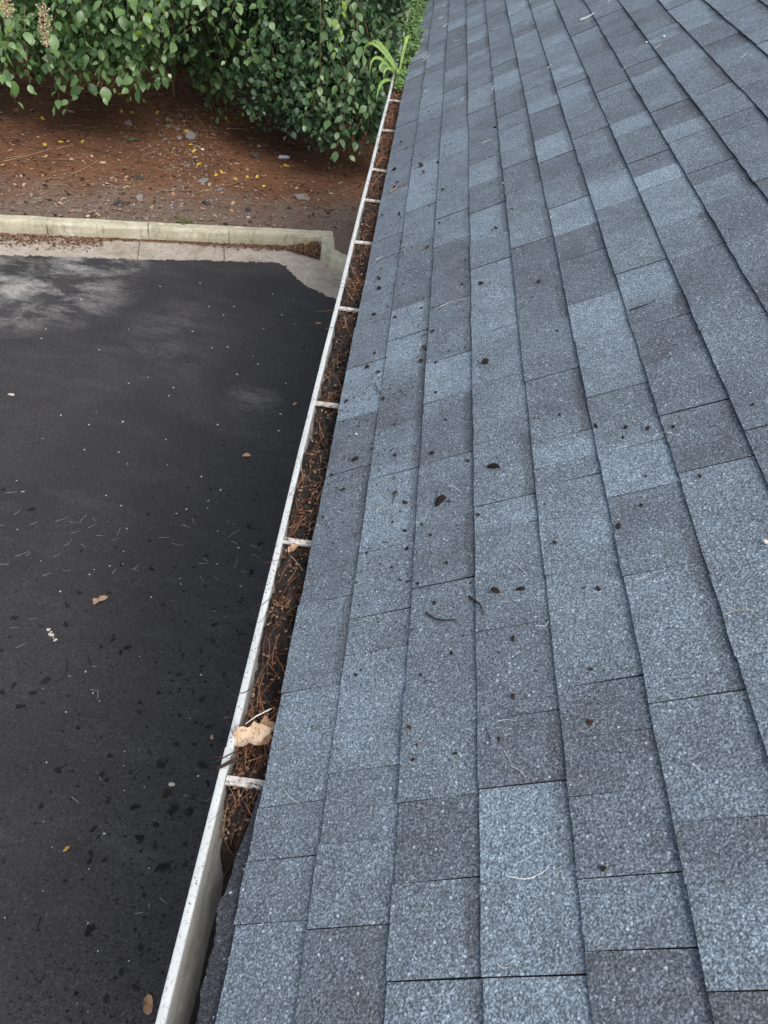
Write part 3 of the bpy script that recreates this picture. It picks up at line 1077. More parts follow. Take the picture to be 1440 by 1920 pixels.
tag(o, "dark wet mud and rotted leaves packed in the white gutter", "mud", kind="stuff")

# dark sheet on the floor of the emptied part, standing in for shade
ys = np.linspace(NEAR, 0.62, 200)
V = np.zeros((200, 7, 3))
for i, y_ in enumerate(ys):
    xa = lipx(y_) + 0.0385 + 0.004 * math.sin(y_ * 17) + 0.003 * math.sin(y_ * 41)
    V[i, :, 0] = np.linspace(xa, 0.0425, 7)
    V[i, :, 1] = y_
    V[i, :, 2] = -0.112 + rng.normal(size=7) * 0.0018
    V[i, 0, 2] = -0.124 + 0.0
idx = np.arange(1400).reshape(200, 7)
F = np.stack([idx[:-1, :-1], idx[:-1, 1:], idx[1:, 1:], idx[1:, :-1]], -1).reshape(-1, 4)[:, ::-1]
o = link_mesh("gutter_floor_shade", np_mesh("gutter_floor_shade", V.reshape(-1, 3), F, rng.random(1400) * 0.4), "blackmud")
tag(o, "black sludge left on the floor of the emptied near end of the gutter", "sludge", kind="stuff")

# pine straw tangled on top of the mud: clumps with bare mud between
def clumpy(y):
    return 0.5 + 0.5 * math.sin(4.3 * y + 1.0) * math.sin(9.7 * y + 0.4)


P, D, L, Wd, Bd = [], [], [], [], []
while len(P) < 2900:
    y_ = 0.58 + (7.7 - 0.58) * rng.random() ** 1.2
    dens = 0.06 + 0.28 * clumpy(y_) ** 2
    if y_ > 2.9:
        dens = 0.35 + 0.2 * clumpy(y_)
    if y_ > 3.9:
        dens = 1.0
    if 0.69 < y_ < 0.86 or 0.60 < y_ < 0.66 or 1.33 < y_ < 1.43 or 1.93 < y_ < 2.02 or 2.62 < y_ < 2.75:
        dens = 0.85
    if min(abs(y_ - q) for q in (0.677, 1.325, 1.924, 2.528, 3.099, 3.558, 3.955, 4.576, 5.15)) < 0.03:
        continue
    if rng.random() > dens:
        continue
    xa = lipx(y_) + 0.024
    P.append((rng.uniform(xa, 0.03), y_, fill_h(y_) + rng.uniform(0.0, 0.014)))
    a = rng.normal() * 0.9 + math.pi / 2
    D.append((math.cos(a) * 0.55, math.sin(a) * rng.choice([-1, 1]), rng.normal() * 0.18 + 0.03))
    L.append(rng.uniform(0.035, 0.105))
    Wd.append(rng.uniform(0.0006, 0.0010) * (1 + 0.18 * y_))
    Bd.append((rng.normal() * 0.35, rng.uniform(-0.1, 0.5)))
P, D = np.array(P), np.array(D)
# keep tips inside the trough
for i in range(len(P)):
    d = D[i] / np.linalg.norm(D[i])
    for _ in range(5):
        tip = P[i] + d * L[i]
        if tip[0] < lipx(tip[1]) + 0.019 or tip[0] > 0.04:
            d[0] *= 0.4
            d /= np.linalg.norm(d)
    D[i] = d
    if min(abs(P[i][1] + d[1] * L[i] * q - y_) for q in (0.3, 0.6, 1.0) for y_ in (1.325, 1.924, 2.528, 3.099, 3.558, 3.955, 4.576, 5.15)) < 0.022:
        P[i][2] -= 0.012
o = needle_cloud("gutter_pine_straw", P, D, np.array(L), np.array(Wd), np.array(Bd), "straw", segs=4)
tag(o, "rusty brown pine straw tangled over the mud in the gutter", "pine straw", kind="stuff")

# crumbled leaves, bark bits and seeds in the gutter
b = MB()
for _ in range(3600):
    y_ = 0.58 + 7.1 * rng.random() ** 1.3
    x_ = rng.uniform(lipx(y_) + 0.024, 0.03)
    q = np.array([x_, y_, fill_h(y_) + rng.uniform(0.002, 0.011)])
    r = rng.uniform(0.0015, 0.006) * (1 + 0.08 * y_)
    e = rng.normal(size=3) * np.array([1, 1, 0.4])
    e /= np.linalg.norm(e)
    g = np.cross(e, np.array([0.1, 0.2, 1.0]))
    g /= np.linalg.norm(g)
    k = rng.uniform(0.4, 0.9)
    b.add([q + e * r, q + g * r * k, q - e * r, q - g * r * k, q + np.array([0, 0, r * 0.6])], [(0, 1, 4), (1, 2, 4), (2, 3, 4), (3, 0, 4)], rng.random())
tag(b.build("gutter_litter", "litter"), "crumbled leaf and bark bits mixed into the gutter debris", "leaf litter", kind="stuff")

b = MB()
for _ in range(230):
    y_ = 0.3 + abs(rng.normal()) * 0.9 if rng.random() < 0.8 else rng.uniform(0.3, 5)
    q = np.array([lipx(y_) + rng.uniform(0.002, 0.0135), y_, LIPZ + 0.0012])
    r = rng.uniform(0.0004, 0.0013) * (1 + 0.15 * y_)
    a_ = rng.random() * 6.28
    b.add([q + np.array([math.cos(a_ + k) * r * (2.6 if k == 0 else 0.8), math.sin(a_ + k) * r, 0]) for k in (0, 1.4, 2.6, 3.7, 5.0)] + [q + np.array([0, 0, r * 0.5])], [(i, (i + 1) % 5, 5) for i in range(5)], rng.random())
tag(b.build("rim_dirt", "clod"), "dark dirt flecks stuck on the white gutter rim", "dirt", kind="stuff")

# ------------------------------------------------------------------ leaves
LEAF_T = [(0.0, 0.0), (0.14, 0.0), (0.40, 0.0), (0.72, 0.0), (1.0, 0.0)]


def leaf_template(width=0.40, fold=0.22, droop=0.16, tooth=0.0):
    L_ = [0.0, 0.10, 0.26, 0.48, 0.74, 1.0]
    Wh = [0.0, 0.34, 0.76, 1.0, 0.70, 0.0]
    V, al, ac = [], [], []
    for l_ in L_:
        V.append((0, l_, -droop * l_ * l_))
        al.append(l_)
        ac.append(0.0)
    for s_ in (-1, 1):
        for l_, w_ in list(zip(L_, Wh))[1:-1]:
            x = s_ * w_ * width * (1 + tooth * (1 if int(l_ * 10) % 2 else -1))
            V.append((x, l_ - 0.05, -droop * l_ * l_ + fold * abs(x)))
            al.append(l_)
            ac.append(1.0)
    F = []
    m_ = list(range(6))
    for s_, b0 in ((0, 6), (1, 10)):
        e = [b0, b0 + 1, b0 + 2, b0 + 3]
        fs_ = [(m_[0], m_[1], e[0]), (m_[1], m_[2], e[1], e[0]), (m_[2], m_[3], e[2], e[1]), (m_[3], m_[4], e[3], e[2]), (m_[4], m_[5], e[3])]
        for f in fs_:
            F.append(f if s_ == 1 else f[::-1])
    tri = []
    for f in F:
        f = f[::-1]
        tri.append(f[:3])
        if len(f) == 4:
            tri.append((f[0], f[2], f[3]))
    # thickness is left to the fold and droop of the blade, as in a real leaf (0.3 mm)
    return np.array(V, float), np.array(tri), np.array(al), np.array(ac)


TEMPL = [leaf_template(0.37, 0.28, 0.18), leaf_template(0.40, 0.08, 0.30), leaf_template(0.33, 0.42, 0.10), leaf_template(0.38, 0.18, 0.38, 0.12)]
LEAF_MESH = {}


def leaf_mesh(m, k):
    if (m, k) not in LEAF_MESH:
        V, F, al, ac = TEMPL[k]
        me = np_mesh("leaf", V, F, np.zeros(len(V)), smooth=True, extra={"along": al, "across": ac})
        me.materials.append(MAT[m])
        LEAF_MESH[(m, k)] = me
    return LEAF_MESH[(m, k)]


def frame(tip, nrm):
    y = tip / np.linalg.norm(tip)
    x = np.cross(y, nrm)
    x /= np.linalg.norm(x) + 1e-9
    z = np.cross(x, y)
    return x, y, z


def spray(tip, rise=0.8, back=0.6, side=0.0, n=12, size=0.14, hang=0.35, rr=rng):
    """a drooping twig that ends at tip; returns its line and the leaves on it (pos, tipdir, normal, length)"""
    tip = np.array(tip, float)
    start = tip + np.array([side, back, rise])
    mid = (start + tip) / 2 + np.array([0, -back * 0.12, rise * 0.20])
    line = []
    for i in range(9):
        t_ = i / 8
        line.append((1 - t_) ** 2 * start + 2 * t_ * (1 - t_) * mid + t_ * t_ * tip)
    leaves = []
    for i in range(n):
        t_ = 0.12 + 0.88 * (i + rr.uniform(-0.2, 0.2)) / max(1, n - 1)
        t_ = min(1.0, max(0.0, t_))
        p = (1 - t_) ** 2 * start + 2 * t_ * (1 - t_) * mid + t_ * t_ * tip
        d = 2 * (1 - t_) * (mid - start) + 2 * t_ * (tip - mid)
        d /= np.linalg.norm(d)
        sd_ = 1 if i % 2 else -1
        out = np.array([sd_ * rr.uniform(0.3, 0.9), rr.uniform(-0.6, 0.25), rr.uniform(-0.2, 0.2)])
        td = d * 0.6 + out * 0.8 + np.array([0, -0.15, -hang]) + rr.normal(size=3) * 0.38
        td /= np.linalg.norm(td)
        nr = np.array([rr.normal() * 0.55 + 0.25 * sd_, -0.35 + rr.normal() * 0.5, 0.9 + rr.normal() * 0.35])
        sz = size * rr.uniform(0.45, 1.35) * (0.7 if t_ > 0.93 else 1.0)
        leaves.append((p + out * 0.035, td, nr, sz))
    return line, leaves


def leaf_object(lf, m, parent):
    p, td, nr, sz = lf
    x, y, z = frame(td, nr)
    me = leaf_mesh(m, int(rng.integers(0, 4)))
    o = bpy.data.objects.new("leaf", me)
    COL.objects.link(o)
    mm = Matrix.Identity(4)
    for i in range(3):
        mm[i][0], mm[i][1], mm[i][2], mm[i][3] = x[i] * sz, y[i] * sz, z[i] * sz, p[i]
    o.parent = parent
    o.matrix_parent_inverse = Matrix.Translation(-root_loc(parent))
    o.matrix_basis = mm
    return o


def leaves_merged(name, lfs, m, parent, kind="stuff"):
    Vs, Fs, pk, als, acs = [], [], [], [], []
    P = np.array([l[0] for l in lfs])
    TD = np.array([l[1] for l in lfs])
    NR = np.array([l[2] for l in lfs])
    SZ = np.array([l[3] for l in lfs])
    TD /= np.linalg.norm(TD, axis=1, keepdims=True)
    Xa = np.cross(TD, NR)
    Xa /= np.linalg.norm(Xa, axis=1, keepdims=True) + 1e-9
    Za = np.cross(Xa, TD)
    which = rng.integers(0, 4, len(lfs))
    b0 = 0
    for k in range(4):
        sel = np.where(which == k)[0]
        if not len(sel):
            continue
        V, F, al, ac = TEMPL[k]
        W_ = (P[sel][:, None] + SZ[sel][:, None, None] * (Xa[sel][:, None] * V[None, :, 0:1] + TD[sel][:, None] * V[None, :, 1:2] + Za[sel][:, None] * V[None, :, 2:3]))
        Vs.append(W_.reshape(-1, 3))
        Fs.append((F[None] + (b0 + np.arange(len(sel)) * len(V))[:, None, None]).reshape(-1, 3))
        b0 += len(sel) * len(V)
        pk.append(np.repeat(rng.random(len(sel)), len(V)))
        als.append(np.tile(al, len(sel)))
        acs.append(np.tile(ac, len(sel)))
    me = np_mesh(name, np.concatenate(Vs), np.concatenate(Fs), np.concatenate(pk), True, {"along": np.concatenate(als), "across": np.concatenate(acs)})
    o = link_mesh(name, me, m, parent)
    if kind:
        o["kind"] = kind
    return o


def tree(name, base, label, cat, tips, bulk, m_front, m_bulk, size, trunk_h=3.0, trunk_r=0.07, lean=(0, 0), group=None, shade_crown=None, limbs=5):
    base = np.array(base, float)
    root = thing(name, base, label, cat, group)
    top = base + np.array([lean[0], lean[1], trunk_h])
    b = MB()
    tl = [base + (top - base) * f + np.array([0.04 * math.sin(5 * f + base[0]), 0.04 * math.cos(4 * f), 0]) for f in np.linspace(0, 1, 9)]
    tl[0] = base - np.array([0, 0, 0.05])
    b.tube(tl, [trunk_r * (1 - 0.6 * f) for f in np.linspace(0, 1, 9)], 8)
    b.build("trunk", "bark", root, True)
    lines = []
    all_front = []
    for t_ in tips:
        u, v, y = t_[:3]
        P = at_y(u, v, y)
        ln, lv = spray(P, rise=rng.uniform(0.35, 0.8), back=rng.uniform(0.3, 0.8), side=rng.normal() * 0.38, n=t_[3] if len(t_) > 3 else 11, size=size, hang=rng.uniform(-0.1, 0.45))
        lines.append(ln)
        all_front.append((lv, t_[4] if len(t_) > 4 else m_front))
    # limbs from the trunk to the sprays
    b = MB()
    step = max(1, len(lines) // limbs)
    for ln in lines[::step]:
        s_ = ln[0]
        f = rng.uniform(0.35, 0.95)
        o_ = base + (top - base) * f
        mid = (o_ + s_) / 2 + np.array([0, 0, 0.35])
        pts = [(1 - q) ** 2 * o_ + 2 * q * (1 - q) * mid + q * q * s_ for q in np.linspace(0, 1, 8)]
        b.tube(pts, [0.026 * (1 - 0.75 * q) for q in np.linspace(0, 1, 8)], 5)
    b.build("limb", "bark", root, True)
    for ln in lines:
        b = MB()
        b.tube(ln, [0.0045 - 0.0030 * q / 8 for q in range(9)], 4, rng.random())
        b.build("twig", "stem", root)
    n_left = 298
    extra = []
    for lv, m in all_front:
        for lf in lv:
            if n_left > 0:
                mm_ = m
                if m == "leaf_mid" and rng.random() < 0.45:
                    mm_ = "leaf_light"
                elif m == "leaf_dark" and rng.random() < 0.4:
                    mm_ = "leaf_mid"
                leaf_object(lf, mm_, root)
                n_left -= 1
            else:
                extra.append(lf)
    lfs = list(extra)
    for (u0, u1, v0, v1, y0, y1, n, sz, k) in bulk:
        for _ in range(n):
            u, v, y = rng.uniform(u0, u1), rng.uniform(v0, v1), rng.uniform(y0, y1)
            P = at_y(u, v, y)
            _, lv = spray(P, rise=rng.uniform(0.05, 0.6), back=rng.uniform(0.1, 0.7), side=rng.normal() * 0.5, n=k, size=sz, hang=rng.uniform(-0.2, 0.45))
            lfs += [l for l in lv if l[0][2] > bed_z(l[0][0], l[0][1]) + 0.03]
    if lfs:
        leaves_merged("foliage", lfs, m_bulk, root)
    if shade_crown:  # unseen leaf masses above the view, added to block sky light
        lfs = []
        for (cx, cy, cz, rx, ry, rz, n, sz) in shade_crown:
            for _ in range(n):
                d = rng.normal(size=3)
                d /= np.linalg.norm(d)
                d *= rng.random() ** 0.33
                p = np.array([cx + d[0] * rx, cy + d[1] * ry, cz + d[2] * rz])
                td = np.array([rng.normal(), rng.normal(), -0.6 + rng.normal() * 0.4])
                lfs.append((p, td, np.array([rng.normal() * 0.5, rng.normal() * 0.5, 1.0]), sz * rng.uniform(0.7, 1.3)))
        leaves_merged("shade_crown", lfs, m_bulk, root)
    return root


def bedp(u, v):
    p = at_z(u, v, GROUND + 0.17)
    return (p[0], p[1], float(bed_z(p[0], p[1])))


# left: low branches with large pale leaves reaching out over the bed
tree("broadleaf_tree", (-5.3, 11.6, GROUND + 0.15), "pale green broad-leaved tree with low hanging branches at the upper left corner", "tree",
     [(30, 193, 8.5, 10, "leaf_light"), (58, 172, 8.6, 12, "leaf_light"), (8, 150, 8.5, 10, "leaf_light"), (45, 120, 8.8, 12, "leaf_light"), (92, 118, 8.9, 10, "leaf_light"), (15, 92, 8.7, 8, "leaf_new"),
      (108, 200, 9.1, 11), (122, 203, 9.2, 8), (150, 165, 9.2, 12), (190, 182, 9.1, 12, "leaf_light"), (208, 165, 9.2, 12), (240, 178, 9.2, 10, "leaf_light"), (266, 186, 9.2, 12),
      (135, 140, 9.3, 12), (170, 120, 9.2, 12), (225, 130, 9.3, 12), (255, 140, 9.4, 12), (130, 80, 9.2, 12), (180, 75, 9.1, 12), (215, 60, 9.2, 12), (85, 60, 9.0, 10, "leaf_light"), (160, 30, 9.1, 12), (110, 20, 9.0, 12), (40, 40, 8.8, 10, "leaf_light"), (240, 30, 9.1, 12)],
     [(-260, 290, -160, 150, 9.3, 10.6, 380, 0.10, 15), (60, 290, -100, 165, 9.2, 9.8, 110, 0.10, 14)], "leaf_mid", "leaf_mid", 0.122, 3.6, 0.09, (0.3, -0.6),
     shade_crown=[(-5.6, 11.9, 1.4, 2.3, 1.7, 1.8, 3200, 0.2)])
# middle: slender branches that hang in front of the dark gap
tree("young_tree", (-3.35, 12.7, GROUND + 0.17), "slender tree whose thin branches hang in front of the dark gap between the bushes", "tree",
     [(262, 84, 9.0, 8, "leaf_new"), (250, 62, 9.0, 10, "leaf_light"), (285, 125, 9.2, 10, "leaf_light"), (312, 138, 9.3, 10, "leaf_light"), (300, 85, 9.2, 10, "leaf_light"), (268, 30, 8.9, 10, "leaf_light"), (305, 40, 9.0, 12),
      (345, 60, 9.4, 12), (365, 50, 9.5, 10, "leaf_light"), (425, 116, 9.6, 9, "leaf_light"), (455, 124, 9.6, 9, "leaf_light"), (452, 62, 9.5, 10, "leaf_light"), (490, 122, 9.7, 10, "leaf_light"), (478, 88, 9.7, 11, "leaf_light"),
      (400, 35, 9.5, 11), (430, 30, 9.5, 10, "leaf_light"), (500, 50, 9.8, 11), (535, 40, 9.9, 11), (330, 20, 9.2, 12), (380, 10, 9.4, 10)],
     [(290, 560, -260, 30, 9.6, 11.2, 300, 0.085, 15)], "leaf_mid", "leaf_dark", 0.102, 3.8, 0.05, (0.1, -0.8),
     shade_crown=[(-3.1, 12.2, 1.6, 2.0, 1.7, 1.6, 2800, 0.2)])
# right: dense shrub down to the ground beside the gutter
tree("leafy_shrub", (-1.55, 10.9, GROUND + 0.17), "dense dark green shrub reaching the ground beside the far end of the gutter", "shrub",
     [(625, 296, 9.0, 11), (652, 290, 9.0, 10), (690, 302, 9.1, 10, "leaf_dark"), (598, 258, 9.15, 10), (566, 236, 9.3, 10), (536, 196, 9.5, 9), (505, 172, 9.7, 8), (482, 160, 9.8, 7), (580, 200, 9.3, 11), (640, 262, 9.0, 11),
      (610, 205, 9.1, 11), (600, 180, 9.2, 10, "leaf_light"), (632, 98, 9.2, 9, "leaf_new"), (625, 90, 9.2, 10), (665, 205, 9.1, 11), (690, 240, 9.2, 11), (670, 150, 9.2, 11), (700, 170, 9.3, 10), (540, 255, 9.7, 9, "leaf_dark"),
      (520, 225, 9.8, 9, "leaf_dark"), (560, 140, 9.6, 11), (590, 110, 9.5, 11), (560, 80, 9.7, 11), (610, 50, 9.5, 11), (660, 70, 9.5, 11), (700, 95, 9.6, 10), (640, 150, 9.2, 11), (580, 40, 9.8, 11), (520, 110, 9.9, 9)],
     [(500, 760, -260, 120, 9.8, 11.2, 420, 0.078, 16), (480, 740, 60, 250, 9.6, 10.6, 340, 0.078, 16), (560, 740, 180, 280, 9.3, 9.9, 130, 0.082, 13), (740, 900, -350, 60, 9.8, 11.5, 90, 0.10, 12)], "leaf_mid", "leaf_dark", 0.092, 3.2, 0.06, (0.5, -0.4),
     shade_crown=[(-1.0, 12.0, 1.2, 2.2, 1.7, 1.6, 2800, 0.19)])
# small bush in the gap
tree("low_bush", bedp(405, 205), "small dark green bush growing on the bed in the dark gap between the bigger bushes", "bush",
     [(385, 190, 10.9, 8, "leaf_dark"), (412, 222, 10.8, 9, "leaf_mid"), (430, 205, 10.8, 9, "leaf_mid"), (400, 170, 10.9, 9, "leaf_mid"), (425, 180, 10.9, 9, "leaf_mid"), (410, 150, 11.0, 10, "leaf_mid"), (445, 190, 11, 9, "leaf_dark"), (372, 160, 11.2, 8, "leaf_dark"), (460, 180, 11.1, 9, "leaf_dark")],
     [(370, 500, 100, 195, 11.0, 12.0, 60, 0.10, 10)], "leaf_mid", "leaf_mid", 0.11, 0.9, 0.02, (0.0, 0.0), limbs=3)

# dark thicket far behind, closing the view under the trees
lfs = []
for _ in range(3300):
    x = rng.uniform(-11.0, 10.0) if rng.random() < 0.45 else rng.uniform(-7.0, 2.0)
    y = 12.9 + rng.random() ** 1.6 * 3.8
    z = GROUND + 0.05 + rng.random() ** 1.4 * 5.0
    _, lv = spray((x, y, z), rise=rng.uniform(0.2, 0.6), back=rng.uniform(0.0, 0.5), side=rng.normal() * 0.3, n=8, size=0.15)
    lfs += lv
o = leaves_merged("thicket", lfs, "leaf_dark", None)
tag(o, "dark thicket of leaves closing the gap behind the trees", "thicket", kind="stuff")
# a bare sapling stem in the gap
p = np.array(bedp(326, 178))
st = thing("sapling", p, "thin bare brown sapling stem standing in the dark gap", "sapling")
b = MB()
pts = [p + np.array([0.01, 0, -0.03]), p + np.array([0.0, 0, 0.15]), p + np.array([0.04, 0, 0.32]), p + np.array([0.02, 0.02, 0.6]), p + np.array([0.05, 0.05, 1.1])]
b.tube(pts, [0.024, 0.020, 0.018, 0.015, 0.010], 6)
b.build("trunk", "twig", st, True)
b = MB()
b.tube([pts[2], pts[2] + np.array([-0.07, 0, 0.05]), pts[2] + np.array([-0.10, 0, 0.14])], [0.010, 0.008, 0.005], 5)
b.build("branch", "twig", st, True)

# dry cream seed heads hanging at the left edge
for (u, v0, v1, y, lab) in ((78, 5, 84, 8.6, "cream dry seed head hanging among the pale leaves"), (6, -20, 30, 8.4, "pinkish dry seed head cut by the left picture edge")):
    a, c = at_y(u, v0, y), at_y(u + 8, v1, y)
    t_ = thing("seed_cluster", c, lab, "seed cluster")
    b = MB()
    b.tube([a + np.array([0, 0.1, 0.2]), a, (a + c) / 2, c], [0.004, 0.004, 0.003, 0.002], 4)
    b.build("stalk", "stem", t_)
    b = MB()
    for _ in range(170):
        f = rng.random() ** 0.8
        q = a + (c - a) * f + rng.normal(size=3) * np.array([0.032, 0.03, 0.014]) * (0.4 + 0.8 * math.sin(math.pi * min(1, f * 0.9 + 0.1)))
        r_ = rng.uniform(0.006, 0.012)
        k = rng.normal(size=3)
        k /= np.linalg.norm(k)
        e = np.cross(k, np.array([0.3, 0.4, 0.8]))
        e /= np.linalg.norm(e)
        g = np.cross(k, e)
        b.add([q + k * r_ * 1.5, q + e * r_, q - e * r_, q + g * r_, q - g * r_, q - k * r_ * 1.2], [(0, 1, 3), (0, 3, 2), (0, 2, 4), (0, 4, 1), (5, 3, 1), (5, 2, 3), (5, 4, 2), (5, 1, 4)], rng.random())
    b.build("seeds", "seed", t_)["kind"] = "stuff"

# ------------------------------------------------------------------ plants that grow in the gutter
g0 = np.array([-0.045, 5.75, -0.06])
gr = thing("grass_clump", g0, "clump of arching light green grass growing out of the gutter", "grass clump")


def blade(b, pts, wid, pick):
    pts = [np.array(p, float) for p in pts]
    n = 9
    V, F = [], []
    for i in range(n):
        t_ = i / (n - 1)
        m_ = len(pts) - 1
        # Bezier through control points (quadratic)
        p = (1 - t_) ** 2 * pts[0] + 2 * t_ * (1 - t_) * pts[1] + t_ * t_ * pts[2]
        d = 2 * (1 - t_) * (pts[1] - pts[0]) + 2 * t_ * (pts[2] - pts[1])
        side = np.cross(d, np.array([0.25, -0.75, 0.6]))
        side /= np.linalg.norm(side) + 1e-9
        up = np.cross(side, d)
        up /= np.linalg.norm(up) + 1e-9
        w_ = wid * (0.55 + 0.9 * t_ if t_ < 0.45 else (1 - t_) / 0.55 + 0.0) * 0.95
        V += [p - side * w_ + up * w_ * 0.35, p, p + side * w_ + up * w_ * 0.35]
    for i in range(n - 1):
        F += [(3 * i, 3 * i + 1, 3 * i + 4, 3 * i + 3), (3 * i + 1, 3 * i + 2, 3 * i + 5, 3 * i + 4)]
    b.add(V, F, pick)


# tip pixels of the blades with their distance
for (u, v, y, ru, rv) in ((679, 120, 5.75, 700, 82), (690, 88, 5.95, 712, 82), (693, 146, 5.6, 706, 108), (712, 137, 5.55, 720, 118), (719, 150, 5.5, 727, 128), (706, 194, 5.45, 716, 155), (773, 100, 5.95, 764, 70), (754, 165, 5.5, 745, 130)):
    b = MB()
    start = g0 + np.array([rng.normal() * 0.012, rng.normal() * 0.10, 0.0])
    tip = at_y(u, v, y)
    mid = at_y(ru, rv, (start[1] + y) / 2)
    ctrl = 2 * mid - (start + tip) / 2
    blade(b, [start, ctrl, tip], 0.0125, rng.random())
    b.build("blade", "grassblade", gr)

fw = thing("feathery_weed", (-0.04, 6.6, -0.06), "feathery green weed growing thick in the far end of the gutter", "weed")
stems = MB()
lfs = []
for i in range(54):
    y_ = rng.uniform(5.35, 7.8)
    h = 0.05 + 0.30 * min(1, max(0, (y_ - 5.5) / 1.7)) * rng.uniform(0.6, 1.15)
    if i % 9 == 0 and y_ > 6.2:
        h *= 1.5
    base = np.array([rng.uniform(lipx(y_) + 0.04, 0.02), y_, fill_h(y_)])
    top = base + np.array([rng.normal() * 0.035 + 0.03 * h / 0.3, rng.normal() * 0.08 - 0.03, h])
    ctl = (base + top) / 2 + np.array([rng.normal() * 0.02, 0.02, h * 0.2])
    ln = [(1 - q) ** 2 * base + 2 * q * (1 - q) * ctl + q * q * top for q in np.linspace(0, 1, 7)]
    stems.tube(ln, [0.0028 - 0.0018 * q / 6 for q in range(7)], 4, rng.random())
    for j in range(30):
        q = 0.15 + 0.85 * j / 29
        p = (1 - q) ** 2 * base + 2 * q * (1 - q) * ctl + q * q * top
        a_ = rng.random() * 6.28
        td = np.array([math.cos(a_), math.sin(a_), 0.35 + rng.normal() * 0.3])
        lfs.append((p, td, np.array([rng.normal() * 0.3, -0.3, 1.0]), rng.uniform(0.022, 0.048) * (1.2 - 0.6 * q)))
stems.build("stem", "stem", fw)
leaves_merged("foliage", lfs, "fern", fw)
# small seedling nearer along the gutter
sw = thing("small_weed", (-0.03, 5.45, -0.06), "small leafy weed sprouting beside the grass clump in the gutter", "weed")
lfs = []
b = MB()
for i in range(9):
    base = np.array([rng.uniform(-0.045, -0.005), rng.uniform(5.3, 5.75), -0.06])
    top = base + np.array([rng.normal() * 0.015 + 0.01, rng.normal() * 0.02, rng.uniform(0.03, 0.08)])
    b.tube([base, (base + top) / 2, top], [0.002, 0.0017, 0.001], 4)
    for j in range(12):
        a_ = j * 2.4
        lfs.append((base + (top - base) * (0.3 + 0.7 * j / 11), np.array([math.cos(a_), math.sin(a_), 0.25]), np.array([0, -0.2, 1.0]), rng.uniform(0.025, 0.04)))
b.build("stem", "stem", sw)
leaves_merged("foliage", lfs, "fern", sw)


# ------------------------------------------------------------------ words for places
ORD = ["lowest", "second", "third", "fourth", "fifth", "sixth", "seventh", "eighth", "ninth", "tenth", "eleventh", "twelfth", "thirteenth", "fourteenth", "fifteenth"]
STRAP_Y = [0.677, 1.325, 1.924, 2.528, 3.099, 3.558, 3.955, 4.576, 5.15]


def along_gutter(y):
    if y < STRAP_Y[0]:
        return "below the nearest gutter strap"
    k = sum(1 for q in STRAP_Y if q <= y)
    if k >= len(STRAP_Y):
        return "beyond the last gutter strap"
    return "between the " + ("nearest" if k == 1 else ORD[k - 1] if k > 1 else "") + " and " + ORD[k] + " gutter strap"


def roof_place(s_, y_):
    return "on the " + ORD[min(14, max(0, int(s_ / E0)))] + " shingle row, " + along_gutter(y_)


def lot_place(u, v):
    lim = float(np.interp(v, [480, 1000, 1440, 1920], [650, 530, 415, 295]))
    side = "close to the gutter" if lim - u < 75 else "by the left picture edge" if u < 75 else "left of the tan leaf" if u < 170 else "right of the tan leaf"
    lev = ("near the concrete apron" if v < 640 else "level with the third strap" if v < 830 else "level with the second strap" if v < 1060 else "level with the lone tan leaf" if v < 1230 else
           "level with the spotted leaf" if v < 1440 else "level with the nearest strap" if v < 1600 else "beside the emptied gutter end" if v < 1760 else "at the bottom of the picture")
    return side + ", " + lev


def bed_place(u, v):
    side = "left end" if u < 160 else "middle left" if u < 310 else "middle" if u < 430 else "right end"
    lev = "under the trees" if v < 250 else "half way to the kerb" if v < 340 else "close to the kerb"
    return side + " of the straw bed, " + lev


# ------------------------------------------------------------------ dead leaves
def curled_leaf(name, P, size, m, label, cat="leaf", rot=0.0, lobes=True, normal=(0, 0, 1), group=None, curl=0.25, up=0.004, seed=1, sub=None):
    """crumpled leaf lying on a surface; P on that surface"""
    r = np.random.default_rng(seed)
    n = 22
    nrm = np.array(normal, float)
    nrm /= np.linalg.norm(nrm)
    ax = np.cross(np.array([0, 1.0, 0]), nrm)
    ax /= np.linalg.norm(ax)
    ay = np.cross(nrm, ax)
    V = [P + nrm * (up + size * 0.06)]
    rings = 3
    ph_ = r.random(3) * 6.28
    for q in range(1, rings + 1):
        for i in range(n):
            a_ = 2 * math.pi * i / n
            rad = 0.42 + 0.10 * math.cos(a_ * 2)
            if lobes:
                rad += 0.055 * math.cos(a_ * 5 + ph_[0]) + 0.035 * math.cos(a_ * 9 + ph_[1])
            if q == rings:
                rad += r.normal() * 0.02
            f = q / rings
            x_, y_ = math.cos(a_) * rad * f * size, math.sin(a_) * rad * f * size * 0.85
            ca, sa = math.cos(rot), math.sin(rot)
            x2, y2 = x_ * ca - y_ * sa, x_ * sa + y_ * ca
            z_ = up + size * (curl * (math.sin(a_) * rad * f / 0.45) ** 2 * (0.6 + 0.4 * math.sin(a_ + ph_[2])) + 0.05 * f * math.sin(3 * a_ + ph_[0]) + 0.025 * r.normal() * f + 0.05)
            V.append(P + ax * x2 + ay * y2 + nrm * max(z_, 0.0006))
    F = [(0, 1 + i, 1 + (i + 1) % n) for i in range(n)]
    for q in range(rings - 1):
        b0 = 1 + q * n
        for i in range(n):
            j = (i + 1) % n
            F.append((b0 + i, b0 + n + i, b0 + n + j, b0 + j))
    b = MB()
    b.add(V, F, r.random())
    # leaf stalk
    e = V[1 + (rings - 1) * n]
    dirv = (np.array(e) - np.array(V[0]))
    dirv /= np.linalg.norm(dirv)
    b.tube([e, e + dirv * size * 0.25 - nrm * size * 0.02], [size * 0.015, size * 0.01], 4)
    o = b.build(name, m, None, True)
    return tag(o, label, cat, group)


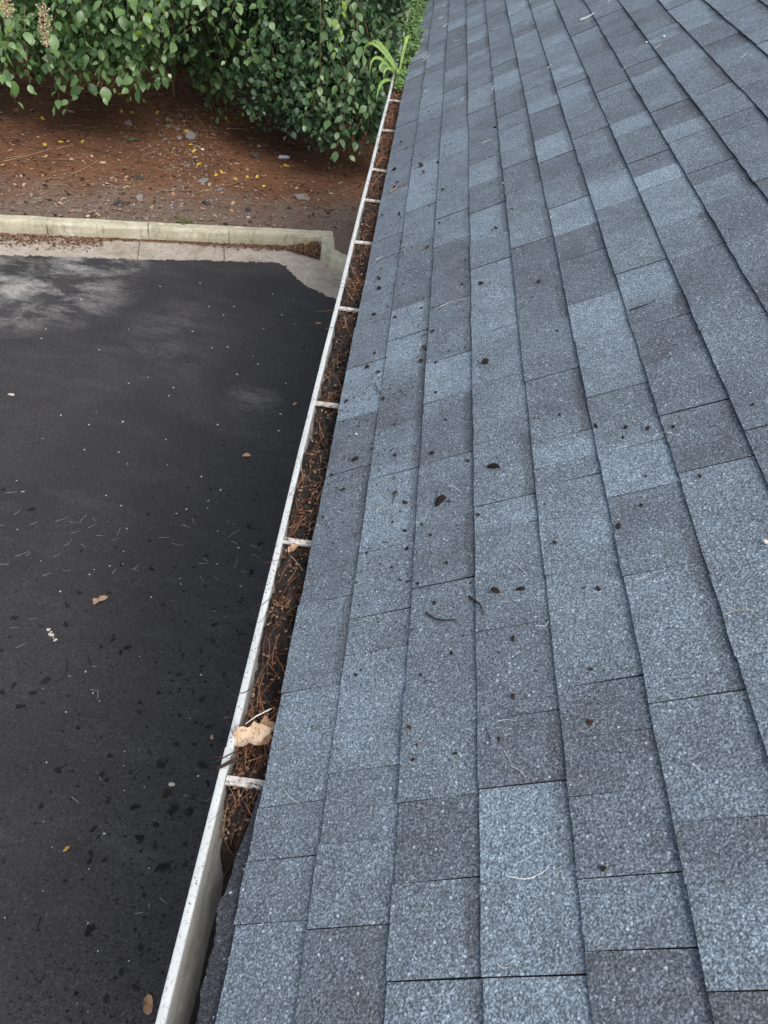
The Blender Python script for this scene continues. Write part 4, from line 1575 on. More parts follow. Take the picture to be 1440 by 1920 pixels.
P = at_z(472, 1380, -0.040)
curled_leaf("dead_leaf", P, 0.072, "deadleaf", "large tan spotted dead leaf lying on the debris in the gutter", rot=0.4, normal=(-0.1, -0.35, 1), seed=3, curl=0.4)
P = at_z(492, 1372, -0.05)
curled_leaf("dead_leaf", P, 0.06, "tanleaf", "crumpled pinkish brown leaf tucked between the spotted leaf and the shingle edge", rot=1.6, normal=(0.5, -0.3, 1), seed=5, curl=0.5)
P = at_z(549, 1029, -0.052)
curled_leaf("dead_leaf", P, 0.032, "tanleaf", "small pale curled leaf in the gutter just below the second nearest strap", rot=1.0, normal=(0, -0.4, 1), seed=8, curl=0.4)
P = at_z(187, 1127, GROUND + 0.001)
curled_leaf("dead_leaf", P, 0.085, "tanleaf", "pale tan dead leaf lying alone in the middle of the black asphalt", rot=0.8, seed=11, curl=0.35)
P = at_z(462, 856, GROUND + 0.001)
curled_leaf("dead_leaf", P, 0.060, "tanleaf", "curled thin brown leaf on the asphalt near the middle of the gutter", rot=0.2, seed=12, lobes=False, curl=0.5)
P = at_z(597, 608, GROUND + 0.001)
curled_leaf("dead_leaf", P, 0.050, "tanleaf", "small brown leaf on the asphalt nearest to the far concrete corner", rot=0.5, seed=13, curl=0.4)
P = at_z(553, 759, GROUND + 0.001)
curled_leaf("dead_leaf", P, 0.050, "tanleaf", "thin brown leaf on the asphalt left of the third nearest gutter strap", rot=1.2, seed=14, curl=0.4)
P = at_z(125, 1593, GROUND + 0.001)
curled_leaf("leaf_scrap", P, 0.030, "yellowleaf", "orange leaf scrap on the asphalt in the lower left", rot=0.9, seed=15, curl=0.4)
P = at_z(278, 1885, GROUND + 0.001)
curled_leaf("leaf_scrap", P, 0.07, "tanleaf", "long torn tan leaf on the asphalt beside the lower end of the gutter", rot=1.9, seed=16, lobes=False, curl=0.5)
P = at_z(397, 1383, GROUND + 0.001)
curled_leaf("leaf_scrap", P, 0.028, "tanleaf", "small pinkish leaf scrap on the asphalt beside the gutter joint", rot=1.9, seed=17, curl=0.4)


# ------------------------------------------------------------------ bits on the roof
def roof_lie(u, v, up=0.0):
    s_, y_ = on_roof(u, v)
    k = max(0, math.floor(s_ / E0))
    h = -0.0062 * (s_ / E0 - k) + 0.0022
    return s_, y_, h + up


CRUMB = [rock_mesh(1.0, 0.55, i, 0.45, 2) for i in range(5)]
for me in CRUMB:
    me.materials.append(MAT["clod"])


def roof_crumb(u, v, px, label, group=None, k=None):
    s_, y_, h = roof_lie(u, v)
    P = roofp(s_, y_, h)
    d = float(to_px(P)[0, 2])
    r = px / 2 * d / FPX
    o = bpy.data.objects.new("mud_crumb", CRUMB[int(rng.integers(0, 5)) if k is None else k])
    COL.objects.link(o)
    o.location = P + N_DIR * r * 0.25
    o.rotation_euler = (0, -math.atan(SLOPE), rng.random() * 6.28)
    o.scale = (r, r * rng.uniform(0.6, 1.0), r * 0.8)
    tag(o, label, "mud crumb", group)


roof_crumb(825, 941, 24, "largest flat mud crumb on the shingles, beside a smaller splash of mud")
roof_crumb(925, 874, 20, "round brown mud crumb alone on the shingles, right of the largest one")
roof_crumb(931, 1110, 19, "dark mud crumb on the shingles just above the curved dark twig, left of its pair")
roof_crumb(975, 1104, 15, "tapered mud crumb on the shingles, right of its darker pair")
roof_crumb(911, 680, 15, "reddish brown oval crumb on the shingles halfway up the roof")
roof_crumb(799, 652, 13, "rusty crumb against the second shingle edge halfway along the roof")
roof_crumb(665, 861, 14, "mud crumb near the shingle edge, above a darker smear at the gutter side")
roof_crumb(1160, 987, 12, "narrow black crumb at a shingle edge on the right half of the roof")
roof_crumb(791, 312, 10, "dark brown crumb on the second shingle row near the far end of the gutter")
small = C5([(905, 152), (820, 362), (595, 370), (593, 600), (655, 660), (575, 780), (535, 905), (665, 938), (420, 972), (570, 1055), (620, 1135), (665, 1140), (735, 1165), (830, 1280), (910, 1035), (1050, 1145), (810, 865), (760, 800), (1035, 400), (925, 655), (150, 755), (205, 495), (290, 42), (520, 30), (268, 580), (1105, 740), (650, 830)])
small += C3([(590, 212), (875, 618), (185, 585), (185, 650), (150, 825), (465, 780), (505, 370), (100, 1180), (175, 1208), (465, 1135), (570, 1150), (970, 240), (1260, 605), (1385, 935), (210, 160), (320, 150), (545, 940), (740, 622), (1080, 120), (570, 1355), (290, 850), (150, 1085)])
small += C6([(160, 120), (390, 200), (565, 200), (700, 203), (550, 262), (660, 678), (1025, 505), (860, 200), (135, 910), (310, 1185), (400, 1190), (1345, 65), (690, 495)])
small += C7([(1035, 518), (1068, 600), (1050, 668), (1240, 636), (1230, 160), (1285, 75), (780, 270), (1080, 268)])
small += C8([(578, 238), (570, 490), (205, 95), (140, 575), (637, 1185), (205, 365)])
small += C1([(165, 1295), (150, 1205), (360, 1222), (462, 1148), (890, 1155), (865, 900), (195, 1010), (155, 1330), (495, 1350)])
for u, v in small:
    roof_crumb(u + rng.normal() * 0.5, v, rng.uniform(5.5, 9.5) * (0.8 + 0.2 * v / 1000), "small mud crumb " + roof_place(*on_roof(u, v)), "small mud crumbs on the shingles")
# still smaller specks: too many to count
sp = MB()
for _ in range(620):
    a = rng.random()
    v = 180 + 1200 * rng.beta(1.5, 2.0)
    eave_u = np.interp(v, [5, 190, 450, 760, 1020, 1480, 1920], [793, 750, 693, 640, 583, 480, 375])
    u = eave_u + abs(rng.normal()) * (90 + 0.12 * v)
    if u > 1430:
        continue
    s_, y_, h = roof_lie(u, v)
    if y_ > ROOF_END - 0.1:
        continue
    P = roofp(s_, y_, h)
    r = rng.uniform(0.8, 2.1) * float(to_px(P)[0, 2]) / FPX
    pts = []
    for k in range(5):
        a_ = k / 5 * 6.28 + rng.random()
        q = r * rng.uniform(0.6, 1.4)
        pts.append(P + S_DIR * math.cos(a_) * q + np.array([0, math.sin(a_) * q * 1.4, 0]))
    pts.append(P + N_DIR * r * 0.6)
    sp.add(pts, [(i, (i + 1) % 5, 5) for i in range(5)], rng.random())
tag(sp.build("dirt_specks", "clod"), "fine dark dirt specks sprinkled over the lower roof", "dirt", kind="stuff")


def strand(name, px, m, r, label, cat, group=None, lift=0.0015, mapper=None):
    """thin needle or twig through pixel points that lie on a surface"""
    pts = []
    for u, v in px:
        if mapper is None:
            s_, y_, h = roof_lie(u, v)
            pts.append(roofp(s_, y_, h + lift + r))
        else:
            pts.append(mapper(u, v) + np.array([0, 0, lift + r]))
    # smooth
    q = []
    for i in range(len(pts) - 1):
        p0, p1, p2, p3 = pts[max(0, i - 1)], pts[i], pts[i + 1], pts[min(len(pts) - 1, i + 2)]
        for t_ in np.linspace(0, 1, 5)[:-1]:
            q.append(0.5 * (2 * p1 + (p2 - p0) * t_ + (2 * p0 - 5 * p1 + 4 * p2 - p3) * t_ * t_ + (3 * p1 - p0 - 3 * p2 + p3) * t_ ** 3))
    q.append(pts[-1])
    b = MB()
    n = len(q)
    b.tube(q, [r * (1 - 0.55 * i / (n - 1)) for i in range(n)], 4, rng.random())
    o = b.build(name, m)
    return tag(o, label, cat, group)


G_N = "pale needles on the shingles"
L_N = "thin pale needle lying on the roof shingles"
needles = [C7([(440, 815), (470, 850), (515, 880)]), C7([(315, 1452), (330, 1452), (342, 1442)]), C8([(165, 625), (205, 690)]), C8([(200, 700), (245, 725), (272, 765)]), C8([(135, 490), (175, 482), (225, 484)]),
           C8([(180, 1222), (270, 1235), (340, 1205), (375, 1180)]), C8([(135, 1635), (160, 1658), (185, 1655)]), C5([(1290, 1015), (1345, 1050), (1405, 1110)]), C5([(475, 722), (515, 685)]), C5([(930, 558), (970, 575), (998, 600)]),
           C6([(735, 270), (760, 245), (815, 238), (885, 262)]), C6([(625, 1140), (680, 1128), (715, 1100)]), C6([(1180, 1358), (1230, 1335), (1290, 1330), (1375, 1328)]), C6([(30, 1415), (70, 1415), (100, 1395)]),
           C3([(600, 775), (680, 740), (765, 715)]), C3([(925, 705), (970, 712), (1020, 700)]), C3([(352, 390), (365, 425), (395, 440)]), C3([(165, 462), (203, 437)]), C3([(170, 1240), (205, 1217)]), C3([(1340, 180), (1378, 152)]),
           C1([(775, 1020), (845, 985)]), C1([(575, 298), (620, 280)]), C1([(845, 215), (915, 190)]), C1([(495, 192), (535, 170)]), C1([(470, 135), (495, 118)]), C1([(348, 412), (380, 395)]), C1([(355, 430), (405, 392)]), C1([(300, 390), (330, 362)]), C1([(1235, 488), (1275, 458)]), C1([(840, 640), (862, 612)]), C1([(1075, 178), (1105, 155)]), C1([(1130, 218), (1165, 205)]), C1([(325, 300), (360, 280)]), C1([(365, 655), (390, 640)]), C1([(620, 715), (650, 690)]),
           C2([(1245, 415), (1300, 370)]), C2([(640, 350), (680, 320)]), C2([(400, 500), (430, 480)]), C4([(430, 700), (437, 775)]), C2([(300, 15), (325, -2)])]
for px in needles:
    d = float(to_px(roofp(*on_roof(*px[0])))[0, 2])
    strand("pine_needle", px, "paleneedle", 0.00075 * max(1.0, d / 2.0), "thin pale needle " + roof_place(*on_roof(*px[0])), "needle", G_N)
strand("twig", C5([(785, 1342), (830, 1375), (890, 1388), (975, 1382)]), "darktwig", 0.0022, "curved dark twig with a crumb at its left end on the shingles", "twig")
strand("twig", C5([(1045, 1240), (1085, 1268), (1120, 1300), (1145, 1360)]), "darktwig", 0.0028, "thick bent dark twig lying across a shingle edge", "twig")
strand("twig", C5([(590, 605), (585, 640), (578, 670)]), "darktwig", 0.0015, "short straight dark twig on the second shingle row", "twig")
strand("twig", C3([(155, 1290), (180, 1345), (200, 1370)]), "darktwig", 0.0016, "thin dark twig bent over a shingle joint near the gutter", "twig")
strand("twig", C3([(325, 1335), (345, 1365), (375, 1380)]), "darktwig", 0.0016, "small curved dark twig on a dark shingle of the second row", "twig")
strand("twig", C4([(510, 808), (600, 775), (680, 738)]), "darktwig", 0.0022, "forked dark twig along a shingle joint on the right", "twig")
strand("twig", C8([(85, 530), (105, 590)]), "darktwig", 0.0013, "hair-thin dark twig left of the slender leaf crumb on a light shingle", "twig")
strand("twig", C2([(110, 150), (160, 128), (213, 102)]), "paleneedle", 0.006, "pale splintered twig near the top of the roof", "twig")
strand("twig", C1([(120, 1375), (180, 1330), (258, 1310)]), "twig", 0.004, "reddish brown needle bundle on the first shingle row beside the gutter", "twig")
for u, v, r, lab in ((C2([(700, 258)])[0] + (0.006, "white speck on the roof below the pale splintered twig")), (C1([(502, 42)])[0] + (0.007, "white speck at the far top of the roof near the weed")), (C1([(922, 1298)])[0] + (0.005, "white speck against a shingle edge in the far middle of the roof")), (C2([(578, 297)])[0] + (0.006, "white speck on a dark shingle edge at the upper right")), (C6([(1437, 900)])[0] + (0.006, "pale seed cut by the right picture edge")), (C5([(355, 240)])[0] + (0.004, "pale seed on the first shingle row"))):
    s_, y_, h = roof_lie(min(u, 1436), v)
    o = bpy.data.objects.new("seed", rock_mesh(r, 0.7, int(u), 0.2))
    o.data.materials.append(MAT["palestone"])
    COL.objects.link(o)
    o.location = roofp(s_, y_, h + r * 0.4)
    tag(o, lab, "seed")

# twigs and needles that poke over the gutter lip
def lip_twig(px, z, r, m, label, group=None):
    b = MB()
    pts = [at_z(u, v, zz) for (u, v), zz in zip(px, z)]
    b.tube(pts, [r * (1 - 0.3 * i / (len(pts) - 1)) for i in range(len(pts))], 5, rng.random())
    o = b.build("twig", m)
    tag(o, label, "twig", group)


g4 = lambda l: cv(380, 1040, 4.363, l)
lip_twig(g4([(300, 1665), (215, 1700), (150, 1735), (118, 1745)]), (-0.034, -0.033, -0.033, -0.036), 0.0042, "darktwig", "thick dark stick lying across the gutter lip next to the nearest strap")
lip_twig(g4([(290, 1610), (240, 1625), (165, 1665), (95, 1700)]), (-0.036, -0.034, -0.033, -0.030), 0.0014, "darktwig", "thin dark twig over the gutter lip just above the thick stick")
lip_twig(g4([(570, 345), (505, 395), (430, 460)]), (-0.037, -0.035, -0.034), 0.0008, "darktwig", "fine dark hair of root crossing the gutter lip, upper of two")
lip_twig(g4([(530, 470), (490, 540), (450, 560)]), (-0.037, -0.036, -0.037), 0.0007, "darktwig", "fine dark curl of root on the gutter lip, lower of two")
lip_twig(g4([(390, 1100), (340, 1130), (260, 1135)]), (-0.038, -0.036, -0.034), 0.0010, "darktwig", "short dark needle sticking out over the gutter lip above the spotted leaf")
lip_twig(g4([(560, 1260), (440, 1320), (350, 1385)]), (-0.030, -0.034, -0.036), 0.0016, "paleneedle", "pale tan stem lying above the spotted dead leaf in the gutter")

# ------------------------------------------------------------------ bits on the asphalt
def on_lot(u, v):
    return at_z(u, v, GROUND)


PEB = [rock_mesh(1.0, 0.6, 40 + i, 0.3) for i in range(4)]
for me in PEB:
    me.materials.append(MAT["palestone"])
crop = cv(0, 380, 1.8, [(155, 427), (140, 458), (435, 428), (273, 327), (540, 283), (675, 272), (705, 352), (790, 352), (920, 308), (950, 380), (755, 380), (855, 517), (768, 488), (947, 714), (940, 770), (80, 975), (430, 882), (435, 610), (300, 750), (205, 718), (325, 708), (400, 843), (570, 652), (650, 435), (995, 410), (890, 425), (715, 490), (500, 590), (585, 625), (965, 610), (870, 545), (800, 580), (145, 795), (285, 835), (415, 740), (565, 885), (735, 750), (745, 970), (680, 925), (560, 800), (335, 497)])
crop += cv(0, 900, 3.84, [(160, 85), (765, 113), (873, 186), (617, 258), (915, 350), (295, 583), (678, 645), (645, 680), (890, 515), (125, 357), (790, 620), (435, 803), (617, 1380), (475, 1672), (500, 1410), (120, 5), (670, 1535), (1005, 1270), (885, 605), (310, 1500), (715, 1592)])
crop += cv(200, 900, 3.84, [(820, 77), (730, 150), (575, 210), (727, 203), (503, 243), (950, 490), (527, 710), (535, 750), (965, 765), (795, 605), (775, 945), (600, 1715), (680, 1405), (860, 990), (320, 845), (800, 368)])
crop += cv(0, 1400, 3.2727, [(765, 30), (757, 118), (885, 250), (1055, 233), (1215, 180), (268, 460), (640, 535), (545, 750), (915, 745), (265, 885), (540, 1083), (600, 1255), (790, 1315), (475, 1575), (540, 1625), (765, 268), (1140, 300), (320, 618), (30, 1050), (285, 98)])
for u, v in crop:
    if (u, v) == crop[0]:
        pass
    P = on_lot(u, v)
    r = rng.uniform(1.6, 3.4) / 2 * float(to_px(P)[0, 2]) / FPX * 1.1
    o = bpy.data.objects.new("pebble", PEB[int(rng.integers(0, 4))])
    COL.objects.link(o)
    o.location = P + np.array([0, 0, r * 0.3])
    o.rotation_euler = (0, 0, rng.random() * 6.28)
    o.scale = (r * 1.2, r * rng.uniform(0.7, 1.1), r * 0.8)
    tag(o, "tiny pale pebble " + lot_place(u, v), "pebble", "pale pebbles on the asphalt")
o = bpy.data.objects.new("pebble", PEB[1])
COL.objects.link(o)
o.location = on_lot(22, 741) + np.array([0, 0, 0.006])
o.scale = (0.026, 0.015, 0.014)
tag(o, "largest white pebble on the asphalt, by the left picture edge", "pebble")
o = bpy.data.objects.new("stone", PEB[2])
COL.objects.link(o)
o.location = on_lot(322, 1471) + np.array([0, 0, 0.006])
o.scale = (0.016, 0.012, 0.012)
tag(o, "pale flat stone on the asphalt left of the nearest gutter strap", "stone")

def lump_cluster(seed):
    import bmesh
    r_ = np.random.default_rng(seed)
    bm = bmesh.new()
    for q in range(int(r_.integers(4, 9))):
        m_ = rock_mesh(1.0, 0.6, seed * 20 + q, 0.5, 1)
        sc = r_.uniform(0.22, 0.55)
        a_, d_ = r_.random() * 6.28, r_.random() ** 0.6 * 0.75
        m_.transform(Matrix.Translation((math.cos(a_) * d_, math.sin(a_) * d_, sc * 0.25)) @ Matrix.Rotation(r_.random() * 6, 4, 'Z') @ Matrix.Diagonal((sc * r_.uniform(0.8, 1.5), sc, sc, 1)))
        bm.from_mesh(m_)
        bpy.data.meshes.remove(m_)
    me = bpy.data.meshes.new("clod")
    bm.to_mesh(me)
    bm.free()
    return me


CLOD = [lump_cluster(60 + i) for i in range(7)]
for me in CLOD:
    me.materials.append(MAT["blackmud"])
clods = cv(0, 1400, 3.2727, [(1000, 105, 26), (1240, 125, 20), (1010, 285, 22), (1165, 400, 24), (1065, 390, 24), (860, 550, 22), (1000, 740, 30), (950, 605, 18), (550, 680, 22), (865, 1240, 14), (500, 815, 11), (555, 1130, 22), (290, 822, 10), (650, 195, 20), (350, 150, 18), (690, 325, 26), (830, 375, 22), (250, 365, 14), (580, 500, 24), (1140, 725, 16), (745, 1385, 16), (265, 1415, 12), (680, 60, 14), (20, 700, 14), (1275, 230, 18), (715, 945, 9), (880, 915, 10), (835, 1490, 20), (430, 1365, 12), (740, 1610, 24), (650, 1560, 18)]) if False else []
raw = [(1000, 105, 26), (1240, 125, 20), (1010, 285, 22), (1165, 400, 24), (1065, 390, 24), (860, 550, 22), (1000, 740, 30), (950, 605, 18), (550, 660, 16), (550, 700, 14), (865, 1240, 14), (500, 815, 11), (555, 1130, 22), (290, 822, 10), (630, 175, 14), (660, 210, 12), (350, 150, 16), (665, 325, 20), (830, 375, 18), (250, 365, 13), (580, 500, 18), (1140, 725, 14), (745, 1385, 14), (265, 1415, 11), (680, 60, 13), (20, 700, 13), (1275, 230, 16), (715, 945, 8), (880, 915, 10), (835, 1490, 16), (430, 1365, 10), (650, 1560, 14), (920, 40, 16), (440, 155, 8), (100, 120, 6), (820, 190, 8), (915, 190, 7), (600, 560, 12), (960, 480, 12), (1130, 600, 12), (640, 700, 10)]
for a, b_, px in raw:
    clods.append((a / 3.2727, 1400 + b_ / 3.2727, px))
raw = [(225, 208, 13), (105, 990, 16), (490, 895, 16), (480, 1040, 15), (295, 1055, 12), (720, 1205, 11), (915, 1205, 15), (870, 1245, 13), (330, 1440, 20), (150, 1640, 18), (240, 1530, 14), (575, 805, 12), (785, 815, 10), (815, 1120, 10), (810, 1155, 10), (1000, 1670, 14), (830, 480, 11), (1060, 248, 9), (1105, 128, 9), (1080, 440, 9), (580, 510, 8), (160, 890, 7), (115, 803, 8), (260, 720, 8), (1090, 640, 14), (490, 1560, 7), (570, 1690, 8), (560, 1790, 10), (730, 1850, 9), (10, 1230, 9), (310, 1600, 12), (20, 1530, 13), (100, 1480, 12), (290, 1390, 6), (700, 1750, 6), (1130, 1360, 6), (870, 605, 12), (960, 730, 9), (95, 460, 6), (25, 70, 10), (550, 170, 7)]
for a, b_, px in raw:
    clods.append((a / 3.84, 900 + b_ / 3.84, px))
raw = [(1035, 345, 19), (1075, 100, 13), (1110, 455, 14), (715, 545, 12), (1040, 660, 16), (710, 765, 9), (655, 835, 8), (960, 885, 10), (785, 1040, 17), (480, 1005, 10), (760, 1155, 13), (805, 1195, 9), (680, 1230, 10), (545, 1280, 14), (1045, 1050, 11), (840, 1400, 13), (520, 1405, 12), (520, 1520, 11), (680, 1580, 13), (380, 1530, 9), (455, 1530, 8), (620, 1530, 8), (240, 1605, 9), (230, 1680, 13), (730, 1780, 12), (520, 1695, 9), (500, 1900, 13), (630, 1905, 10), (630, 630, 9), (580, 55, 6), (640, 258, 6), (850, 1820, 10), (955, 1110, 12), (445, 880, 6), (490, 625, 9), (870, 1490, 8), (930, 1860, 10)]
for a, b_, px in raw:
    clods.append((200 + a / 3.84, 900 + b_ / 3.84, px))
for u, v, px in clods:
    P = on_lot(u, v)
    r = px / 2 * float(to_px(P)[0, 2]) / FPX * 0.95
    o = bpy.data.objects.new("mud_clod", CLOD[int(rng.integers(0, 7))])
    COL.objects.link(o)
    o.location = P + np.array([0, 0, r * 0.08])
    o.rotation_euler = (rng.normal() * 0.1, rng.normal() * 0.1, rng.random() * 6.28)
    o.scale = (r * rng.uniform(0.85, 1.15), r * rng.uniform(0.65, 1.0), r * rng.uniform(0.6, 1.0))
    tag(o, ("large" if px > 17 else "middling" if px > 11 else "small") + " black mud clod " + lot_place(u, v), "mud clod", "mud clods on the asphalt")
sp = MB()
for _ in range(2600):
    v = 900 + 1020 * rng.random() ** 0.6 if rng.random() < 0.75 else rng.uniform(560, 1920)
    lim = np.interp(v, [480, 1000, 1440, 1920], [650, 530, 415, 295])
    u = lim - abs(rng.normal()) * 170 if rng.random() < 0.6 else rng.uniform(0, lim)
    if u < -20 or u > lim:
        continue
    P = on_lot(u, v)
    r = rng.uniform(0.6, 1.6) * (2.0 if rng.random() < 0.12 else 1.0) * float(to_px(P)[0, 2]) / FPX
    pts = []
    for k in range(5):
        a_ = k / 5 * 6.28 + rng.random()
        q = r * rng.uniform(0.5, 1.6)
        pts.append(P + np.array([math.cos(a_) * q * 1.3, math.sin(a_) * q, 0.0005]))
    pts.append(P + np.array([0, 0, r * 0.7]))
    sp.add(pts, [(i, (i + 1) % 5, 5) for i in range(5)], rng.random())
tag(sp.build("mud_specks", "blackmud"), "fine dark mud specks scattered over the asphalt", "mud", kind="stuff")
an = []
for l, s_, o_ in ((
        [(40, 95, 130, 85), (220, 325, 280, 297), (400, 300, 488, 270), (497, 297, 555, 310), (575, 310, 610, 262), (670, 268, 690, 300), (635, 345, 690, 318), (508, 385, 570, 367), (460, 475, 518, 425), (585, 460, 620, 490), (110, 550, 215, 508), (190, 548, 220, 520), (390, 555, 438, 528), (0, 605, 65, 610), (458, 655, 508, 645), (310, 690, 380, 668), (810, 675, 850, 632), (800, 445, 855, 415), (845, 395, 865, 348), (695, 400, 745, 405), (945, 640, 1000, 655), (970, 640, 1000, 610), (210, 1003, 265, 992), (75, 1068, 132, 1062), (120, 1208, 195, 1172), (100, 250, 145, 218), (650, 1510, 705, 1515), (705, 1515, 700, 1575), (0, 328, 40, 332), (660, 1345, 700, 1345)], 3.84, (0, 900)),
        ([(370, 418, 450, 415), (475, 455, 550, 468), (865, 292, 925, 325), (880, 412, 955, 358), (900, 440, 945, 470), (1040, 468, 1110, 500), (620, 280, 628, 318), (545, 320, 600, 342), (670, 692, 705, 738), (775, 700, 800, 722), (700, 570, 740, 595), (660, 600, 730, 605), (965, 660, 1015, 665), (920, 630, 940, 560), (840, 1712, 885, 1710), (1045, 535, 1110, 570)], 3.84, (200, 900)),
        ([(980, 925, 1035, 965), (915, 990, 920, 950), (830, 1025, 880, 1015), (440, 310, 490, 350), (605, 160, 620, 210)], 3.2727, (0, 1400))):
    for a, b_, c, d in l:
        an.append([(o_[0] + a / s_, o_[1] + b_ / s_), (o_[0] + (a + c) / 2 / s_ + rng.normal() * 0.7, o_[1] + (b_ + d) / 2 / s_ + rng.normal() * 0.7), (o_[0] + c / s_, o_[1] + d / s_)])
for px in an:
    strand("pine_needle", px, "paleneedle", 0.00075, "pale needle on asphalt " + lot_place(*px[0]), "needle", "pine needles on the asphalt", 0.0004, on_lot)
strand("twig", cv(0, 900, 3.84, [(478, 1290), (482, 1350), (462, 1415), (400, 1465)]), "darktwig", 0.0035, "bent twig lying on the asphalt in the lower left, below the lone tan leaf", "twig", None, 0.0005, on_lot)
strand("twig", cv(0, 900, 3.84, [(630, 1260), (645, 1310), (655, 1360)]), "darktwig", 0.0035, "short straight twig on the asphalt right of the bent one", "twig", None, 0.0005, on_lot)
strand("twig", cv(0, 1400, 3.2727, [(250, 1045), (235, 1100), (222, 1140)]), "darktwig", 0.003, "straight thin twig on the asphalt near the lower left corner", "twig", None, 0.0005, on_lot)
# crushed chalky flakes beside the lone leaf
b = MB()
for _ in range(26):
    f = rng.random()
    P = on_lot((345 + 50 * f) / 3.84 + rng.normal() * 1.3, 900 + (1075 + 75 * f) / 3.84 + rng.normal() * 1.3)
    r = rng.uniform(0.004, 0.011)
    pts = [P + np.array([math.cos(k) * r, math.sin(k) * r * 0.8, 0.0006]) for k in (0, 1.3, 2.5, 3.9, 5.2)] + [P + np.array([0, 0, r * 0.35])]
    b.add(pts, [(i, (i + 1) % 5, 5) for i in range(5)], rng.random())
tag(b.build("crushed_flakes", "palestone"), "smear of crushed pale flakes on the asphalt below the lone tan leaf", "flakes", kind="stuff")

# ------------------------------------------------------------------ bits on the planting bed
def on_bed(u, v):
    P = at_z(u, v, GROUND + 0.16)
    for _ in range(4):
        P = at_z(u, v, float(bed_z(P[0], P[1])))
    return P


stones = [(241, 232, 19, 0, "grey block-shaped stone alone on the straw below the hanging leaves"), (222, 383, 24, 1, "dark flat stone near the kerb on the left half of the bed"), (358, 259, 25, 0, "largest grey stone in the cluster at the middle of the bed"), (380, 340, 21, 0, "grey and dark stone below the two yellow leaves"),
          (263, 373, 17, 0, "light grey rounded stone near the kerb, right of the dark flat one"), (164, 406, 14, 2, "pale cream pebble touching the kerb on the left"), (567, 370, 34, 0, "flat square grey stone slab half buried at the right end of the bed"), (465, 408, 11, 2, "white chip close to the kerb on the right half of the bed"), (381, 281, 9, 2, "small round white stone below the grey stone cluster")]
for u, v, px, k, lab in stones + [(u, v, px, k, None) for u, v, px, k in
        [(316, 238, 14, 0), (332, 243, 17, 0), (335, 259, 11, 0), (364, 296, 12, 0), (354, 311, 15, 0), (387, 312, 11, 0), (414, 357, 18, 0), (424, 409, 11, 0), (324, 381, 13, 0), (339, 216, 10, 0), (369, 275, 10, 0), (336, 339, 12, 0), (147, 395, 12, 0), (274, 411, 13, 0), (198, 383, 10, 0), (295, 360, 9, 0), (59, 366, 10, 0), (64, 380, 10, 0), (19, 361, 10, 0), (300, 255, 10, 0), (310, 262, 9, 0), (345, 228, 10, 0), (322, 226, 9, 0)]] + [(u, v, px, 1, None) for u, v, px in [(206, 334, 14), (260, 334, 18), (386, 381, 17), (465, 394, 17), (478, 295, 20)]]:
    P = on_bed(u, v)
    r = px / 2 * float(to_px(P)[0, 2]) / FPX * 0.8
    me = rock_mesh(1.0, 0.5 if px < 30 else 0.22, int(u * 7 + v), 0.42, 1 if px < 16 else 2)
    me.materials.append(MAT[("stone", "darkstone", "palestone")[k]])
    o = bpy.data.objects.new("stone", me)
    COL.objects.link(o)
    o.location = P + np.array([0, 0, r * (0.18 if px < 30 else 0.05)])
    o.scale = (r * 1.05, r * rng.uniform(0.75, 1.05), r * rng.uniform(0.7, 1.0))
    o.rotation_euler = (rng.normal() * 0.15, rng.normal() * 0.15, rng.random() * 6.28)
    if lab:
        tag(o, lab, "stone")
    elif k == 1:
        tag(o, "dark stone, " + bed_place(u, v), "stone", "dark stones on the bed")
    else:
        tag(o, "small grey stone, " + bed_place(u, v), "stone", "small grey stones on the bed")
for i, (u, v) in enumerate([(80, 224), (114, 267), (155.6, 266), (84, 272), (247, 212), (295.6, 212), (228, 210), (423.6, 223), (453.6, 216), (357.5, 272), (373.6, 309), (405.5, 329), (415, 323.6), (441.7, 336.7), (463, 333), (482, 332.5), (537, 312), (495, 350), (348.6, 247), (5.6, 311), (364, 284), (225, 178), (240, 190)]):
    P = on_bed(u, v)
    curled_leaf("yellow_leaf", P, rng.uniform(0.05, 0.085), "yellowleaf", "yellow leaf, " + bed_place(u, v), "leaf", rng.random() * 6.28, False, (rng.normal() * 0.2, -0.25, 1), "yellow leaves on the bed", 0.15, 0.006, 100 + i)
P = at_z(577, 459, GROUND + 0.06)
curled_leaf("yellow_leaf", P, 0.075, "yellowleaf", "yellow leaf on the brown heap in the kerb corner", "leaf", 0.5, False, (0, -0.4, 1), None, 0.35, 0.004, 140)
for i in range(70):
    u, v = rng.uniform(0, 670), rng.uniform(200, 420)
    if v > 405 + u * 0.03 or (u > 490 and v < 300):
        continue
    P = on_bed(u, v)
    curled_leaf("brown_leaf", P, rng.uniform(0.035, 0.075), "tanleaf", "small curled tan leaf, " + bed_place(u, v), "leaf", rng.random() * 6.28, bool(i % 2), (rng.normal() * 0.2, -0.2, 1), "tan leaves on the bed", 0.2, 0.005, 200 + i)
P = on_bed(532, 298)
b = MB()
for k in range(3):
    q = P + np.array([(k - 1) * 0.035, 0.01 * k, 0.006])
    b.add([q + np.array([-0.04, -0.02, 0]), q + np.array([0.03, -0.03, 0.012]), q + np.array([0.045, 0.02, 0.02]), q + np.array([-0.02, 0.03, 0.03]), q + np.array([0, 0, 0.035])], [(0, 1, 4), (1, 2, 4), (2, 3, 4), (3, 0, 4)], 0.2)
tag(b.build("wrapper", "foil"), "crumpled shiny silver wrapper lying on the bed below the shrub", "litter")
